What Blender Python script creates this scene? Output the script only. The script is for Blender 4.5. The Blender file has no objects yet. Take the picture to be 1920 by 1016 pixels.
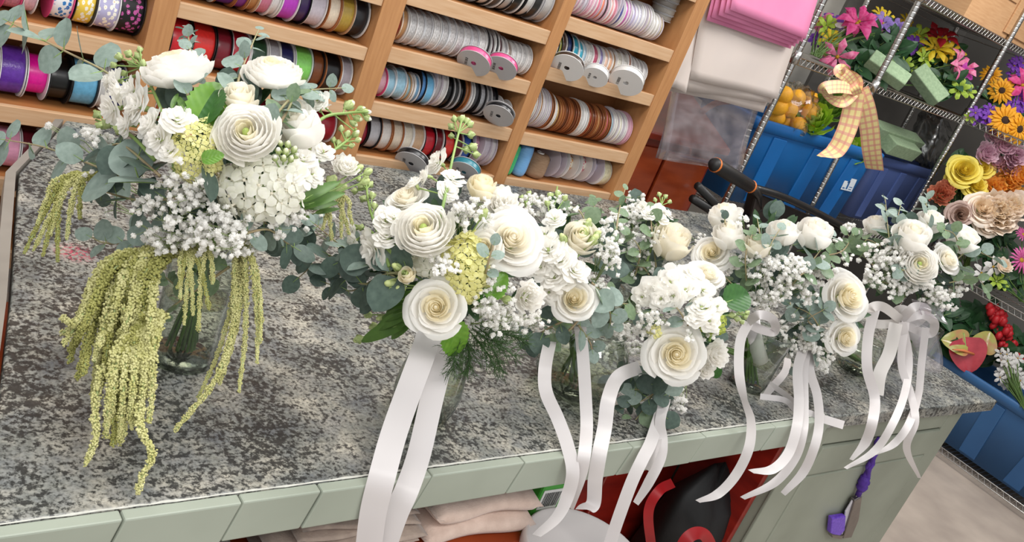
import bpy, math, random
import numpy as np
from mathutils import Vector, Matrix
random.seed(7)
rng = np.random.default_rng(11)
SC = bpy.context.scene
COL = SC.collection
PI = math.pi

# ------------------------------------------------------------------ camera
FPX, W, H = 1730.56, 1920, 1016
YAW, PITCH, ROLL = math.radians(44.822), math.radians(20.067), math.radians(22.474)
CAM = Vector((0, 0, 1.72))
FW = Vector((math.sin(YAW)*math.cos(PITCH), math.cos(YAW)*math.cos(PITCH), -math.sin(PITCH)))
_rt = Vector((math.cos(YAW), -math.sin(YAW), 0)); _up = _rt.cross(FW)
RT = _rt*math.cos(ROLL) + _up*math.sin(ROLL)
UP = -_rt*math.sin(ROLL) + _up*math.cos(ROLL)
cd = bpy.data.cameras.new('camera'); cam = bpy.data.objects.new('camera', cd); COL.objects.link(cam)
cd.sensor_width = 36; cd.lens = 36*FPX/W; cd.clip_start = 0.02; cd.clip_end = 60
cam.matrix_world = Matrix((( RT.x, UP.x, -FW.x, CAM.x), (RT.y, UP.y, -FW.y, CAM.y), (RT.z, UP.z, -FW.z, CAM.z), (0, 0, 0, 1)))
SC.camera = cam

# ------------------------------------------------------------------ world, lights, exposure
world = bpy.data.worlds.new('world'); SC.world = world; world.use_nodes = True
world.node_tree.nodes['Background'].inputs[0].default_value = (0.97, 0.98, 1.0, 1)
world.node_tree.nodes['Background'].inputs[1].default_value = 0.62
def area(name, loc, size, energy, col=(1, 0.98, 0.95), rot=(0, 0, 0)):
    l = bpy.data.lights.new(name, 'AREA'); l.shape = 'RECTANGLE'; l.size, l.size_y = size; l.energy = energy; l.color = col
    o = bpy.data.objects.new(name, l); COL.objects.link(o); o.location = loc; o.rotation_euler = rot; return o
area('ceiling_fluorescent_over_counter', (1.2, 1.45, 2.95), (2.6, 0.7), 36)
area('ceiling_fluorescent_right', (4.0, 1.3, 2.95), (1.6, 0.7), 34)
area('ceiling_fluorescent_behind', (0.2, -0.9, 2.95), (2.4, 0.6), 46)
SC.cycles.transparent_max_bounces = 32
vs = SC.view_settings; vs.view_transform = 'Standard'; vs.look = 'None'; vs.exposure = 0.42; vs.gamma = 1.0; vs.use_curve_mapping = False

# ------------------------------------------------------------------ rays from the photograph into the place
def ray(x, y): return RT*((x-W/2)/FPX) - UP*((y-H/2)/FPX) + FW
def at(x, y, d): return CAM + ray(x, y)*d
def atY(x, y, Y): r = ray(x, y); return CAM + r*((Y-CAM.y)/r.y)
def atX(x, y, X): r = ray(x, y); return CAM + r*((X-CAM.x)/r.x)
def atZ(x, y, Z): r = ray(x, y); return CAM + r*((Z-CAM.z)/r.z)

# ------------------------------------------------------------------ object helpers
def tag(o, label=None, cat=None, group=None, kind=None):
    if label: o['label'] = label
    if cat: o['category'] = cat
    if group: o['group'] = group
    if kind: o['kind'] = kind
    return o
def thing(name, label, cat, loc=(0, 0, 0), group=None):
    o = bpy.data.objects.new(name, None); COL.objects.link(o); o.location = loc; o.empty_display_size = 0.05
    return tag(o, label, cat, group)
def put(name, me, parent=None, loc=(0, 0, 0), M=None):
    o = bpy.data.objects.new(name, me); COL.objects.link(o)
    if parent: o.parent = parent
    if M is not None: o.matrix_basis = M
    else: o.location = loc
    return o

class MB:
    """collects geometry for one mesh"""
    def __init__(s): s.v = []; s.f = []; s.n = 0; s.mi = []
    def add(s, v, f, m=0):
        v = np.asarray(v, float).reshape(-1, 3)
        s.v.append(v); s.f.extend([tuple(int(i)+s.n for i in q) for q in f]); s.mi.extend([m]*len(f)); s.n += len(v); return s
    def box(s, a, b, m=0):
        x0, y0, z0 = a; x1, y1, z1 = b
        return s.add([(x0,y0,z0),(x1,y0,z0),(x1,y1,z0),(x0,y1,z0),(x0,y0,z1),(x1,y0,z1),(x1,y1,z1),(x0,y1,z1)],
                     [(3,2,1,0),(4,5,6,7),(0,1,5,4),(1,2,6,5),(2,3,7,6),(3,0,4,7)], m)
    def tube(s, pts, r, n=6, m=0, caps=True):
        pts = [Vector(p) for p in pts]; k = len(pts)
        rs = r if isinstance(r, (list, tuple, np.ndarray)) else [r]*k
        t0 = (pts[1]-pts[0]).normalized(); a = t0.orthogonal().normalized(); vs = []
        for i in range(k):
            t = (pts[min(i+1, k-1)]-pts[max(i-1, 0)]).normalized()
            a = (a-t*a.dot(t)); a = a.normalized() if a.length > 1e-6 else t.orthogonal().normalized()
            b = t.cross(a)
            for j in range(n):
                th = 2*PI*j/n; vs.append(pts[i]+(a*math.cos(th)+b*math.sin(th))*rs[i])
        fs = [(i*n+j, i*n+(j+1) % n, (i+1)*n+(j+1) % n, (i+1)*n+j) for i in range(k-1) for j in range(n)]
        if caps: fs += [tuple(range(n-1, -1, -1)), tuple((k-1)*n+j for j in range(n))]
        return s.add([tuple(v) for v in vs], fs, m)
    def lathe(s, prof, n=32, m=0, closed=False):
        vs = [(r*math.cos(2*PI*j/n), r*math.sin(2*PI*j/n), z) for r, z in prof for j in range(n)]
        k = len(prof); fs = []
        for i in range(k if closed else k-1):
            i2 = (i+1) % k
            fs += [(i*n+j, i*n+(j+1) % n, i2*n+(j+1) % n, i2*n+j) for j in range(n)]
        return s.add(vs, fs, m)
    def mesh(s, name, mats, smooth=True):
        me = bpy.data.meshes.new(name)
        V = np.concatenate(s.v) if s.v else np.zeros((0, 3))
        me.from_pydata(V.tolist(), [], s.f)
        for m in (mats if isinstance(mats, (list, tuple)) else [mats]): me.materials.append(m)
        if any(s.mi): me.polygons.foreach_set('material_index', s.mi)
        me.polygons.foreach_set('use_smooth', [smooth]*len(s.f)); me.update()
        return me
def bevel(o, w=0.002, seg=2):
    md = o.modifiers.new('bevel', 'BEVEL'); md.width = w; md.segments = seg; md.limit_method = 'ANGLE'; md.angle_limit = 0.7; return o
def boxpart(name, a, b, mat, parent=None, off=(0, 0, 0), bw=0.0015):
    off = Vector(off)
    o = put(name, MB().box(Vector(a)-off, Vector(b)-off).mesh(name, mat, False), parent)
    if bw: bevel(o, bw)
    return o
def basis(n, spin=0.0, up=None):
    """rotation matrix with local z along n; local x towards up if given"""
    n = Vector(n).normalized()
    x = (Vector(up) - n*Vector(up).dot(n)) if up is not None else n.orthogonal()
    if x.length < 1e-5: x = n.orthogonal()
    x.normalize(); y = n.cross(x)
    M = Matrix(((x.x, y.x, n.x), (x.y, y.y, n.y), (x.z, y.z, n.z)))
    return M @ Matrix.Rotation(spin, 3, 'Z')
def xf(loc, n=(0, 0, 1), s=1.0, spin=0.0, up=None):
    R = basis(n, spin, up).to_4x4()
    sv = s if isinstance(s, (tuple, list)) else (s, s, s)
    return Matrix.Translation(loc) @ R @ Matrix.Diagonal((sv[0], sv[1], sv[2], 1))
def spline(pts, n=8):
    P = [np.array(p, float) for p in pts]; P = [2*P[0]-P[1]]+P+[2*P[-1]-P[-2]]; out = []
    for i in range(1, len(P)-2):
        for k in range(n):
            t = k/n; a, b, c, d = P[i-1:i+3]
            out.append(.5*((2*b)+(c-a)*t+(2*a-5*b+4*c-d)*t*t+(-a+3*b-3*c+d)*t**3))
    out.append(P[-2]); return out

# ------------------------------------------------------------------ materials
MATS = {}
def srgb(h):
    h = h.lstrip('#'); c = [int(h[i:i+2], 16)/255 for i in (0, 2, 4)]
    return tuple(x/12.92 if x <= .04045 else ((x+.055)/1.055)**2.4 for x in c) + (1,)
def shade(c, k): return tuple(min(1, x*k) for x in c[:3]) + (1,)
def mat(name, hexc, rough=0.5, metal=0.0, var=0.12, scale=30, bump=0.0, bscale=None, hex2=None, trans=0.0, spec=0.5, stretch=None, coat=0.0, sheen=0):
    """procedural material: noise-mixed colour, optional bump and thin translucency"""
    if name in MATS: return MATS[name]
    m = bpy.data.materials.new(name); m.use_nodes = True; MATS[name] = m
    nt = m.node_tree; N = nt.nodes; L = nt.links; P = N['Principled BSDF']; out = N['Material Output']
    c = srgb(hexc); c2 = srgb(hex2) if hex2 else shade(c, 1-var)
    tc = N.new('ShaderNodeTexCoord'); src = tc.outputs['Object']
    if stretch:
        mp = N.new('ShaderNodeMapping'); mp.inputs['Scale'].default_value = stretch; L.new(src, mp.inputs[0]); src = mp.outputs[0]
    nz = N.new('ShaderNodeTexNoise'); nz.inputs['Scale'].default_value = scale; nz.inputs['Detail'].default_value = 3; L.new(src, nz.inputs['Vector'])
    mr = N.new('ShaderNodeMapRange'); mr.inputs[1].default_value = .3; mr.inputs[2].default_value = .7; L.new(nz.outputs['Fac'], mr.inputs[0])
    mx = N.new('ShaderNodeMix'); mx.data_type = 'RGBA'; mx.inputs[6].default_value = c; mx.inputs[7].default_value = c2; L.new(mr.outputs[0], mx.inputs[0])
    L.new(mx.outputs[2], P.inputs['Base Color'])
    P.inputs['Roughness'].default_value = rough; P.inputs['Metallic'].default_value = metal; P.inputs['Specular IOR Level'].default_value = spec
    if coat: P.inputs['Coat Weight'].default_value = coat; P.inputs['Coat Roughness'].default_value = .12
    if sheen: P.inputs['Sheen Weight'].default_value = sheen
    if bump:
        bn = N.new('ShaderNodeTexNoise'); bn.inputs['Scale'].default_value = bscale or scale*3; L.new(src, bn.inputs['Vector'])
        bp = N.new('ShaderNodeBump'); bp.inputs['Strength'].default_value = bump; bp.inputs['Distance'].default_value = .002
        L.new(bn.outputs['Fac'], bp.inputs['Height']); L.new(bp.outputs[0], P.inputs['Normal'])
    if trans:
        tr = N.new('ShaderNodeBsdfTranslucent'); L.new(mx.outputs[2], tr.inputs[0])
        ms = N.new('ShaderNodeMixShader'); ms.inputs[0].default_value = trans
        L.new(P.outputs[0], ms.inputs[1]); L.new(tr.outputs[0], ms.inputs[2]); L.new(ms.outputs[0], out.inputs[0])
    return m
def glass(name, tint='#f4f8f4', amount=0.16, rough=0.03, edge=None):
    """thin clear sheet: mostly transparent, mirror-like at grazing angles"""
    if name in MATS: return MATS[name]
    m = bpy.data.materials.new(name); m.use_nodes = True; MATS[name] = m
    nt = m.node_tree; N = nt.nodes; L = nt.links; N.remove(N['Principled BSDF']); out = N['Material Output']
    t = N.new('ShaderNodeBsdfTransparent'); t.inputs[0].default_value = srgb(tint)
    g = N.new('ShaderNodeBsdfGlossy'); g.inputs['Roughness'].default_value = rough
    lw = N.new('ShaderNodeLayerWeight'); lw.inputs[0].default_value = .5
    pw = N.new('ShaderNodeMath'); pw.operation = 'POWER'; pw.inputs[1].default_value = 2.2; L.new(lw.outputs['Facing'], pw.inputs[0])
    nz = N.new('ShaderNodeTexNoise'); nz.inputs['Scale'].default_value = 9
    bp = N.new('ShaderNodeBump'); bp.inputs['Strength'].default_value = .12; bp.inputs['Distance'].default_value = .003
    L.new(nz.outputs['Fac'], bp.inputs['Height']); L.new(bp.outputs[0], g.inputs['Normal'])
    ad = N.new('ShaderNodeMath'); ad.operation = 'MULTIPLY_ADD'; ad.use_clamp = True; ad.inputs[1].default_value = .30+amount*3; ad.inputs[2].default_value = .04+amount*.3; L.new(pw.outputs[0], ad.inputs[0])
    if edge:   # longer path through the wall seen edge-on
        em = N.new('ShaderNodeMix'); em.data_type = 'RGBA'; em.inputs[6].default_value = srgb(tint); em.inputs[7].default_value = srgb(edge); L.new(pw.outputs[0], em.inputs[0]); L.new(em.outputs[2], t.inputs[0])
    ms = N.new('ShaderNodeMixShader'); L.new(ad.outputs[0], ms.inputs[0]); L.new(t.outputs[0], ms.inputs[1]); L.new(g.outputs[0], ms.inputs[2])
    L.new(ms.outputs[0], out.inputs[0]); return m
def pattern_mat(name, base, dot, centre, scale=70, size=.32):
    """printed ribbon: voronoi blossoms on a plain ground"""
    if name in MATS: return MATS[name]
    m = mat(name, base, .45); nt = m.node_tree; N = nt.nodes; L = nt.links; P = N['Principled BSDF']
    tc = N.new('ShaderNodeTexCoord')
    vo = N.new('ShaderNodeTexVoronoi'); vo.inputs['Scale'].default_value = scale; L.new(tc.outputs['Object'], vo.inputs['Vector'])
    nz = N.new('ShaderNodeTexNoise'); nz.inputs['Scale'].default_value = scale*4; L.new(tc.outputs['Object'], nz.inputs['Vector'])
    ad = N.new('ShaderNodeMath'); ad.operation = 'MULTIPLY_ADD'; ad.inputs[1].default_value = .35; L.new(nz.outputs['Fac'], ad.inputs[0]); L.new(vo.outputs['Distance'], ad.inputs[2])
    cr = N.new('ShaderNodeValToRGB'); cr.color_ramp.interpolation = 'CONSTANT'
    e = cr.color_ramp.elements; e[0].color = srgb(centre); e[0].position = 0; e[1].color = srgb(dot); e[1].position = size*.75
    x = e.new(size+.22); x.color = srgb(base)
    L.new(ad.outputs[0], cr.inputs[0]); L.new(cr.outputs[0], P.inputs['Base Color']); return m
def plaid_mat(name, cols, su=90, sv=90):
    """woven check on UV-less cloth, using the object's generated coordinates along and across"""
    m = mat(name, cols[0], .6); nt = m.node_tree; N = nt.nodes; L = nt.links; P = N['Principled BSDF']
    uv = N.new('ShaderNodeUVMap'); sp = N.new('ShaderNodeSeparateXYZ'); L.new(uv.outputs[0], sp.inputs[0])
    def band(sock, k, th):
        a = N.new('ShaderNodeMath'); a.operation = 'MULTIPLY'; a.inputs[1].default_value = k; L.new(sock, a.inputs[0])
        b = N.new('ShaderNodeMath'); b.operation = 'FRACT'; L.new(a.outputs[0], b.inputs[0])
        c = N.new('ShaderNodeMath'); c.operation = 'LESS_THAN'; c.inputs[1].default_value = th; L.new(b.outputs[0], c.inputs[0]); return c.outputs[0]
    u = band(sp.outputs[0], su, .35); v = band(sp.outputs[1], sv, .35)
    m1 = N.new('ShaderNodeMix'); m1.data_type = 'RGBA'; m1.inputs[6].default_value = srgb(cols[0]); m1.inputs[7].default_value = srgb(cols[1]); L.new(u, m1.inputs[0])
    m2 = N.new('ShaderNodeMix'); m2.data_type = 'RGBA'; m2.inputs[7].default_value = srgb(cols[2]); L.new(m1.outputs[2], m2.inputs[6])
    h = N.new('ShaderNodeMath'); h.operation = 'MULTIPLY'; h.inputs[1].default_value = .6; L.new(v, h.inputs[0]); L.new(h.outputs[0], m2.inputs[0])
    L.new(m2.outputs[2], P.inputs['Base Color']); return m

def stone_mat():
    m = bpy.data.materials.new('speckled_stone'); m.use_nodes = True; nt = m.node_tree; N = nt.nodes; L = nt.links; P = N['Principled BSDF']
    tc = N.new('ShaderNodeTexCoord')
    def noise(s, d, r=.6):
        n = N.new('ShaderNodeTexNoise'); n.inputs['Scale'].default_value = s; n.inputs['Detail'].default_value = d; n.inputs['Roughness'].default_value = r
        L.new(tc.outputs['Object'], n.inputs['Vector']); return n.outputs['Fac']
    def ramp(sock, stops):
        c = N.new('ShaderNodeValToRGB'); e = c.color_ramp.elements
        e[0].position, e[0].color = stops[0][0], srgb(stops[0][1]); e[1].position, e[1].color = stops[-1][0], srgb(stops[-1][1])
        for p, h in stops[1:-1]: x = e.new(p); x.color = srgb(h)
        L.new(sock, c.inputs[0]); return c.outputs[0]
    def mix(f, a, b, k=None):
        x = N.new('ShaderNodeMix'); x.data_type = 'RGBA'; L.new(f, x.inputs[0]); L.new(a, x.inputs[6]); L.new(b, x.inputs[7]); return x.outputs[2]
    base = ramp(noise(11, 5, .65), [(.30, '#565a5a'), (.46, '#888a83'), (.58, '#a9a69a'), (.70, '#cbc5b5')])
    blue = ramp(noise(30, 4), [(.40, '#8e908e'), (.62, '#565e6a')])
    fine = ramp(noise(170, 2), [(.40, '#ffffff'), (.64, '#7c7c7a')])
    c1 = mix(ramp(noise(19, 4), [(.42, '#000000'), (.6, '#b8b8b8')]), base, blue)
    mu = N.new('ShaderNodeMix'); mu.data_type = 'RGBA'; mu.blend_type = 'MULTIPLY'; mu.inputs[0].default_value = .6; L.new(c1, mu.inputs[6]); L.new(fine, mu.inputs[7])
    dk = N.new('ShaderNodeRGB'); dk.outputs[0].default_value = srgb('#181a1b')
    # dark mineral flecks, thicker in some clouds than in others
    ma = N.new('ShaderNodeMath'); ma.operation = 'MULTIPLY_ADD'; ma.inputs[1].default_value = .45; L.new(noise(7, 3), ma.inputs[0]); L.new(noise(85, 6, .7), ma.inputs[2])
    col = mix(ramp(ma.outputs[0], [(.70, '#000000'), (.79, '#f0f0f0')]), mu.outputs[2], dk.outputs[0])
    # faint red ink smudge near the left end of the slab
    vm = N.new('ShaderNodeVectorMath'); vm.operation = 'DISTANCE'; L.new(tc.outputs['Object'], vm.inputs[0]); q_ = atZ(140, 474, .92)-Vector((1.7, 1.5, .92)); vm.inputs[1].default_value = q_
    ink = N.new('ShaderNodeMapRange'); ink.inputs[1].default_value = .012; ink.inputs[2].default_value = .042; ink.inputs[3].default_value = .75; ink.inputs[4].default_value = 0; L.new(vm.outputs['Value'], ink.inputs[0])
    im = N.new('ShaderNodeMath'); im.operation = 'MULTIPLY'; L.new(ink.outputs[0], im.inputs[0]); L.new(ramp(noise(150, 3), [(.47, '#000000'), (.56, '#ffffff')]), im.inputs[1])
    rd = N.new('ShaderNodeRGB'); rd.outputs[0].default_value = srgb('#b8425c'); col = mix(im.outputs[0], col, rd.outputs[0])
    L.new(col, P.inputs['Base Color']); P.inputs['Roughness'].default_value = .33; P.inputs['Specular IOR Level'].default_value = .55
    rr = N.new('ShaderNodeMapRange'); rr.inputs[3].default_value = .24; rr.inputs[4].default_value = .46; L.new(noise(40, 2), rr.inputs[0]); L.new(rr.outputs[0], P.inputs['Roughness'])
    return m
STONE = stone_mat()
# ------------------------------------------------------------------ flower prototypes (local z = the way the flower faces, outer radius 1)
WHITE = mat('petal_white', '#fdfbf6', .55, var=.03, scale=3, trans=.48, spec=.25, bump=.08, bscale=25)
CREAM = mat('petal_cream', '#fdf6e0', .55, var=.05, scale=3, trans=.48, spec=.25, bump=.08, bscale=25)
IVORY = mat('petal_ivory', '#fdf8ea', .55, var=.04, scale=3, trans=.48, spec=.25, bump=.08, bscale=25)
LEAFG = mat('leaf_green', '#4f7a2c', .45, hex2='#3c6424', scale=4, trans=.25)
SEPAL = mat('sepal_green', '#b9c78a', .5, hex2='#9fb06c', scale=5, trans=.15)
STEM = mat('stem_green', '#8fa85c', .5, hex2='#72904a', scale=20)
STEMD = mat('stem_dark', '#54702f', .5, hex2='#425c28', scale=20)
EUC = mat('eucalyptus_leaf', '#93a39a', .55, hex2='#7d8f85', scale=5, trans=.15, spec=.35)
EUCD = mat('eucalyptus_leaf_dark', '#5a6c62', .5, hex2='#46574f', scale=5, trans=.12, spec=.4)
EUCG = mat('eucalyptus_leaf_green', '#7c9070', .5, hex2='#657b5c', scale=5, trans=.15, spec=.4)
EUCSTEM = mat('eucalyptus_stem', '#a08a6c', .6, hex2='#8a8a62', scale=30)
LIME = mat('hydrangea_lime', '#f2efb4', .55, hex2='#e9e592', scale=4, trans=.4)
AMAR = mat('amaranth_lime', '#d2cf96', .7, hex2='#b9b772', scale=60, trans=.1)
AMARB = mat('amaranth_olive', '#b0ae66', .7, hex2='#969650', scale=60, trans=.1)
GYP = mat('babys_breath_white', '#fffefb', .6, var=.03, scale=200, trans=.5)

def lerp(a, b, t): return a+(b-a)*t
def bez(p0, p1, p2, v): return tuple((1-v)**2*a+2*v*(1-v)*b+v*v*c for a, b, c in zip(p0, p1, p2))
def petal_mesh(name, m, prof, phi0, hw, nu=8, nv=7, top=.22, ruff=0., k=3., lip=0., roll=0., spiral=.06, seed=0., notch=0., base=.3):
    vs = []; fs = []
    for i in range(nv):
        v0 = i/(nv-1)
        for j in range(nu):
            u = 2*j/(nu-1)-1
            v = v0*(1-top*abs(u)**2.4-notch*max(0, 1-abs(u)*3)*v0)
            w = base+(1-base)*math.sin(min(1, v/.68)*PI/2)
            r, z = prof(v)
            wob = ruff*math.sin(k*u*PI+seed*7)*v**2.5+ruff*.5*math.sin(2.3*k*u+seed*3)*v**3
            r = r*(1+spiral*u)+wob
            z = z+wob*.7
            if v > .72:
                q = (v-.72)/.28
                r += lip*q*q*.55; z -= lip*q*q
            e = max(0, abs(u)-.45)/.55
            z -= roll*e*e*v; r += roll*.45*e*e*v
            a = phi0+u*hw*w
            vs.append((r*math.cos(a), r*math.sin(a), z))
    fs = [(i*nu+j, i*nu+j+1, (i+1)*nu+j+1, (i+1)*nu+j) for i in range(nv-1) for j in range(nu-1)]
    return MB().add(vs, fs).mesh(name, m)
def calyx_mesh(r=.16, L=.55, n=10, mm=None):
    b = MB().lathe([(0, -.02), (r*.9, 0), (r, -.06), (r*.75, -.16), (r*.36, -.24), (r*.34, -L), (0, -L)], n)
    for k in range(5):
        a = 2*PI*k/5; c, s = math.cos(a), math.sin(a)
        b.add([(r*.8*c-.09*s, r*.8*s+.09*c, -.06), (r*.8*c+.09*s, r*.8*s-.09*c, -.06), (r*2.4*c, r*2.4*s, .05), ], [(0, 1, 2)])
    return b.mesh('calyx', mm or SEPAL)
PROTO = {}
def rose_proto(kind='open', var=0, outer=None, inner=None, mid=None):
    key = (kind, var, outer and outer.name, inner and inner.name)
    if key in PROTO: return PROTO[key]
    R = random.Random(var*31+len(kind)); outer = outer or WHITE; inner = inner or CREAM; mid = mid or outer
    parts = []
    if kind == 'open':
        n = 28
        for i in range(n):
            t = i/(n-1); re = lerp(.09, 1.0, t**1.12); ze = lerp(.74, .36, t**1.5)
            p0, p1, p2 = (.03+.05*t, -.05-.1*t), (re*lerp(.9, 1.02, t), lerp(.25, .0, t)), (re, ze)
            parts.append(('petal', petal_mesh('rose_petal', inner if t < .5 else outer, lambda v, a=p0, b=p1, c=p2: bez(a, b, c, v), i*2.42+R.uniform(-.2, .2),
                     lerp(1.5, .82, t**.6), 9, 8, top=lerp(.08, .24, t), ruff=lerp(.004, .026, t), k=R.uniform(.8, 1.8), lip=lerp(.03, .30, t**2), roll=lerp(0, .10, t), spiral=lerp(.16, .07, t), seed=R.random()*9)))
    elif kind == 'cup':
        n = 17
        for i in range(n):
            t = i/(n-1); re = lerp(.10, .80, t**.9); ze = lerp(1.10, .92, t)
            p0, p1, p2 = (.03+.08*t, -.35), (re*1.25, lerp(.1, -.25, t)), (re, ze)
            parts.append(('petal', petal_mesh('rose_petal', inner if t < .3 else outer, lambda v, a=p0, b=p1, c=p2: bez(a, b, c, v), i*2.42+R.uniform(-.2, .2),
                     lerp(1.5, .95, t), 9, 8, top=lerp(.1, .24, t), ruff=.02, k=R.uniform(.8, 1.6), lip=lerp(0, .30, t**3), roll=lerp(0, .12, t*t), spiral=.1, seed=R.random()*9)))
    elif kind == 'ran':
        n = 44
        for i in range(n):
            t = i/(n-1); re = lerp(.16, .97, t**.85); ze = lerp(.62, .36, t**1.6)
            p0, p1, p2 = (.05+.05*t, -.12), (re*lerp(1.3, 1.12, t), lerp(.25, -.12, t)), (re, ze)
            parts.append(('petal', petal_mesh('ranunculus_petal', inner if t < .15 else outer, lambda v, a=p0, b=p1, c=p2: bez(a, b, c, v), i*2.4+R.uniform(-.25, .25),
                     lerp(.95, .62, t), 8, 6, top=lerp(.1, .2, t), ruff=lerp(.008, .035, t), k=R.uniform(1, 2.4), lip=lerp(0, .10, t**3), roll=lerp(0, .05, t), spiral=.08, seed=R.random()*9)))
    elif kind == 'ruf':   # lisianthus / carnation: loose wavy petals
        n = 22
        for i in range(n):
            t = i/(n-1); re = lerp(.15, .92, t); ze = lerp(.85, .55, t)
            p0, p1, p2 = (.03+.05*t, -.3), (re*1.1, lerp(.2, -.1, t)), (re, ze)
            parts.append(('petal', petal_mesh('ruffled_petal', inner if t < .3 else outer, lambda v, a=p0, b=p1, c=p2: bez(a, b, c, v), i*2.42+R.uniform(-.3, .3),
                     lerp(1.1, .7, t), 11, 7, top=.15, ruff=lerp(.05, .085, t), k=R.uniform(2, 3.6), lip=lerp(.05, .2, t*t), roll=.04, spiral=.1, seed=R.random()*9)))
    base = calyx_mesh(.2, .5)
    core = None
    if kind == 'ran':
        b = MB().lathe([(0, -.3), (.14, -.1), (.15, .2), (.1, .45), (0, .52)], 10)
        core = b.mesh('centre', mat('ranunculus_green_centre', '#b7c97a', .5, hex2='#8fae4e', scale=9))
    elif kind in ('open', 'cup'):
        h = .66 if kind == 'open' else .98
        core = MB().lathe([(.16, -.1), (.14, h*.4), (.085, h*.8), (.03, h), (0, h)], 10).mesh('centre', inner)
    PROTO[key] = (base, core, parts); return PROTO[key]
def rose(parent, org, name, kind, var, loc, n, r, outer=None, inner=None, spin=None, flat=1.0, label=None):
    base, core, parts = rose_proto(kind, var, outer, inner)
    o = put(name, base, parent, M=xf(Vector(loc)-org, n, (r, r, r*flat), random.uniform(0, 6.28) if spin is None else spin))
    if label: o['label'] = label
    if core: put('flower_centre', core, o)
    for pn, pm in parts: put(pn, pm, o)
    return o

def floret_mesh(var=0, n=13, m=None, name='stock_floret'):
    """ruffled double stock blossom, radius 1"""
    R = random.Random(var+90); b = MB()
    for i in range(n):
        t = i/(n-1); re = lerp(.25, .92, t); ze = lerp(.55, .12, t)
        q = petal_mesh('tmp', m or WHITE, lambda v, a=(.03, -.1), c=(re*.8, lerp(.5, .02, t)), d=(re, ze): bez(a, c, d, v), i*2.4+R.uniform(-.4, .4), lerp(.95, .95, t), 9, 6, top=.14, ruff=lerp(.06, .09, t), k=R.uniform(1., 2.), lip=.12*t, notch=.10, seed=R.random()*9, base=.2)
        v = np.empty(len(q.vertices)*3); q.vertices.foreach_get('co', v); b.add(v.reshape(-1, 3), [tuple(p.vertices) for p in q.polygons]); bpy.data.meshes.remove(q)
    b.lathe([(0, .2), (.09, .16), (.07, .05), (.14, -.12), (.12, -.45), (0, -.5)], 7, m=1)
    return b.mesh(name, [m or WHITE, SEPAL])
STOCKS = [floret_mesh(k, 13+k) for k in range(4)]
def four_floret(m, m2, name, cup=.12):
    b = MB()
    for k in range(4):
        a0 = k*PI/2
        q = petal_mesh('tmp', m, lambda v: bez((.05, 0), (.5, cup), (1, cup*1.2), v), a0, .72, 6, 5, top=.3, ruff=.05, k=1.4, lip=.12, seed=k*.37, base=.2, spiral=0)
        v = np.empty(len(q.vertices)*3); q.vertices.foreach_get('co', v); b.add(v.reshape(-1, 3), [tuple(p.vertices) for p in q.polygons]); bpy.data.meshes.remove(q)
    b.lathe([(0, .16), (.1, .1), (.12, 0), (.05, -.5), (0, -.5)], 6, m=1)
    return b.mesh(name, [m, m2])
FLO_W = four_floret(mat('hydrangea_white', '#fbfaf2', .55, hex2='#f5f5e6', scale=4, trans=.42), IVORY, 'hydrangea_floret')
FLO_Y = four_floret(LIME, mat('hydrangea_eye', '#d9d58a', .5), 'hydrangea_floret_lime', .2)
FLO_G = four_floret(mat('hydrangea_green', '#c3cc62', .55, hex2='#aebd4e', scale=4, trans=.3), SEPAL, 'hydrangea_floret_green', .2)
def bud_mesh(name, tip, L=1.0, open_=.3):
    b = MB().lathe([(0, -.35), (.1, -.32), (.2, -.1), (.42, .1), (.48, .4), (.4, .7), (.25, .85), (0, .88)], 8)
    b.lathe([(.2, .55), (.36, .72), (.3, 1.0), (.14, 1.2), (0, 1.24)], 8, m=1)
    for k in range(4):
        a = 2*PI*k/4+.3; c, s = math.cos(a), math.sin(a)
        b.add([(.3*c-.16*s, .3*s+.16*c, .0), (.3*c+.16*s, .3*s-.16*c, .0), (.56*c+.16*s, .56*s-.16*c, .45), (.46*c, .46*s, .98), (.56*c-.16*s, .56*s+.16*c, .45)], [(0, 1, 2, 4), (4, 2, 3)])
    return b.mesh(name, [SEPAL, tip])
BUD = bud_mesh('stock_bud', mat('bud_tip', '#e6ebc4', .5)); BUDG = bud_mesh('green_bud', mat('bud_tip_green', '#c4d08c', .5)); BUDW = bud_mesh('white_bud', WHITE)
def leaf_mesh(name, m, outline, nu=5, fold=.15, bend=.15, vein=True, tooth=0., wave=0.):
    """leaf lying along +x, length 1, with a midrib; outline(v)=half width"""
    vs = []; nv = len(outline); fs = []
    for i, w in enumerate(outline):
        v = i/(nv-1)
        for j in range(nu):
            u = 2*j/(nu-1)-1
            ww = w*(1+tooth*(1 if i % 2 else -1)*(abs(u) > .9))
            vs.append((v, u*ww, abs(u)*w*fold-bend*v*v+wave*math.sin(v*9)*abs(u)+(.0 if abs(u) > .01 else -.012)))
    fs = [(i*nu+j, (i+1)*nu+j, (i+1)*nu+j+1, i*nu+j+1) for i in range(nv-1) for j in range(nu-1)]
    b = MB().add(vs, fs)
    b.tube([(-.12, 0, .01), (.3, 0, -.02-bend*.09), (.75, 0, -.02-bend*.56)], [.022, .016, .006], 4, m=1)
    return b.mesh(name, [m, STEM])
rnd = lambda n, p=1., w=.5: [max(.01, w*math.sin(PI*(i/(n-1))**p)**.55) for i in range(n)]
EL = {}
for nm, mm in (('a', EUC), ('d', EUCD), ('g', EUCG)):
    EL[nm] = [leaf_mesh('eucalyptus_leaf', mm, rnd(9, .85, .5), 5, .12, .12), leaf_mesh('eucalyptus_leaf', mm, rnd(9, .9, .43), 5, -.1, .18), leaf_mesh('eucalyptus_leaf', mm, rnd(9, 1., .36), 5, .2, .1)]
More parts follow.
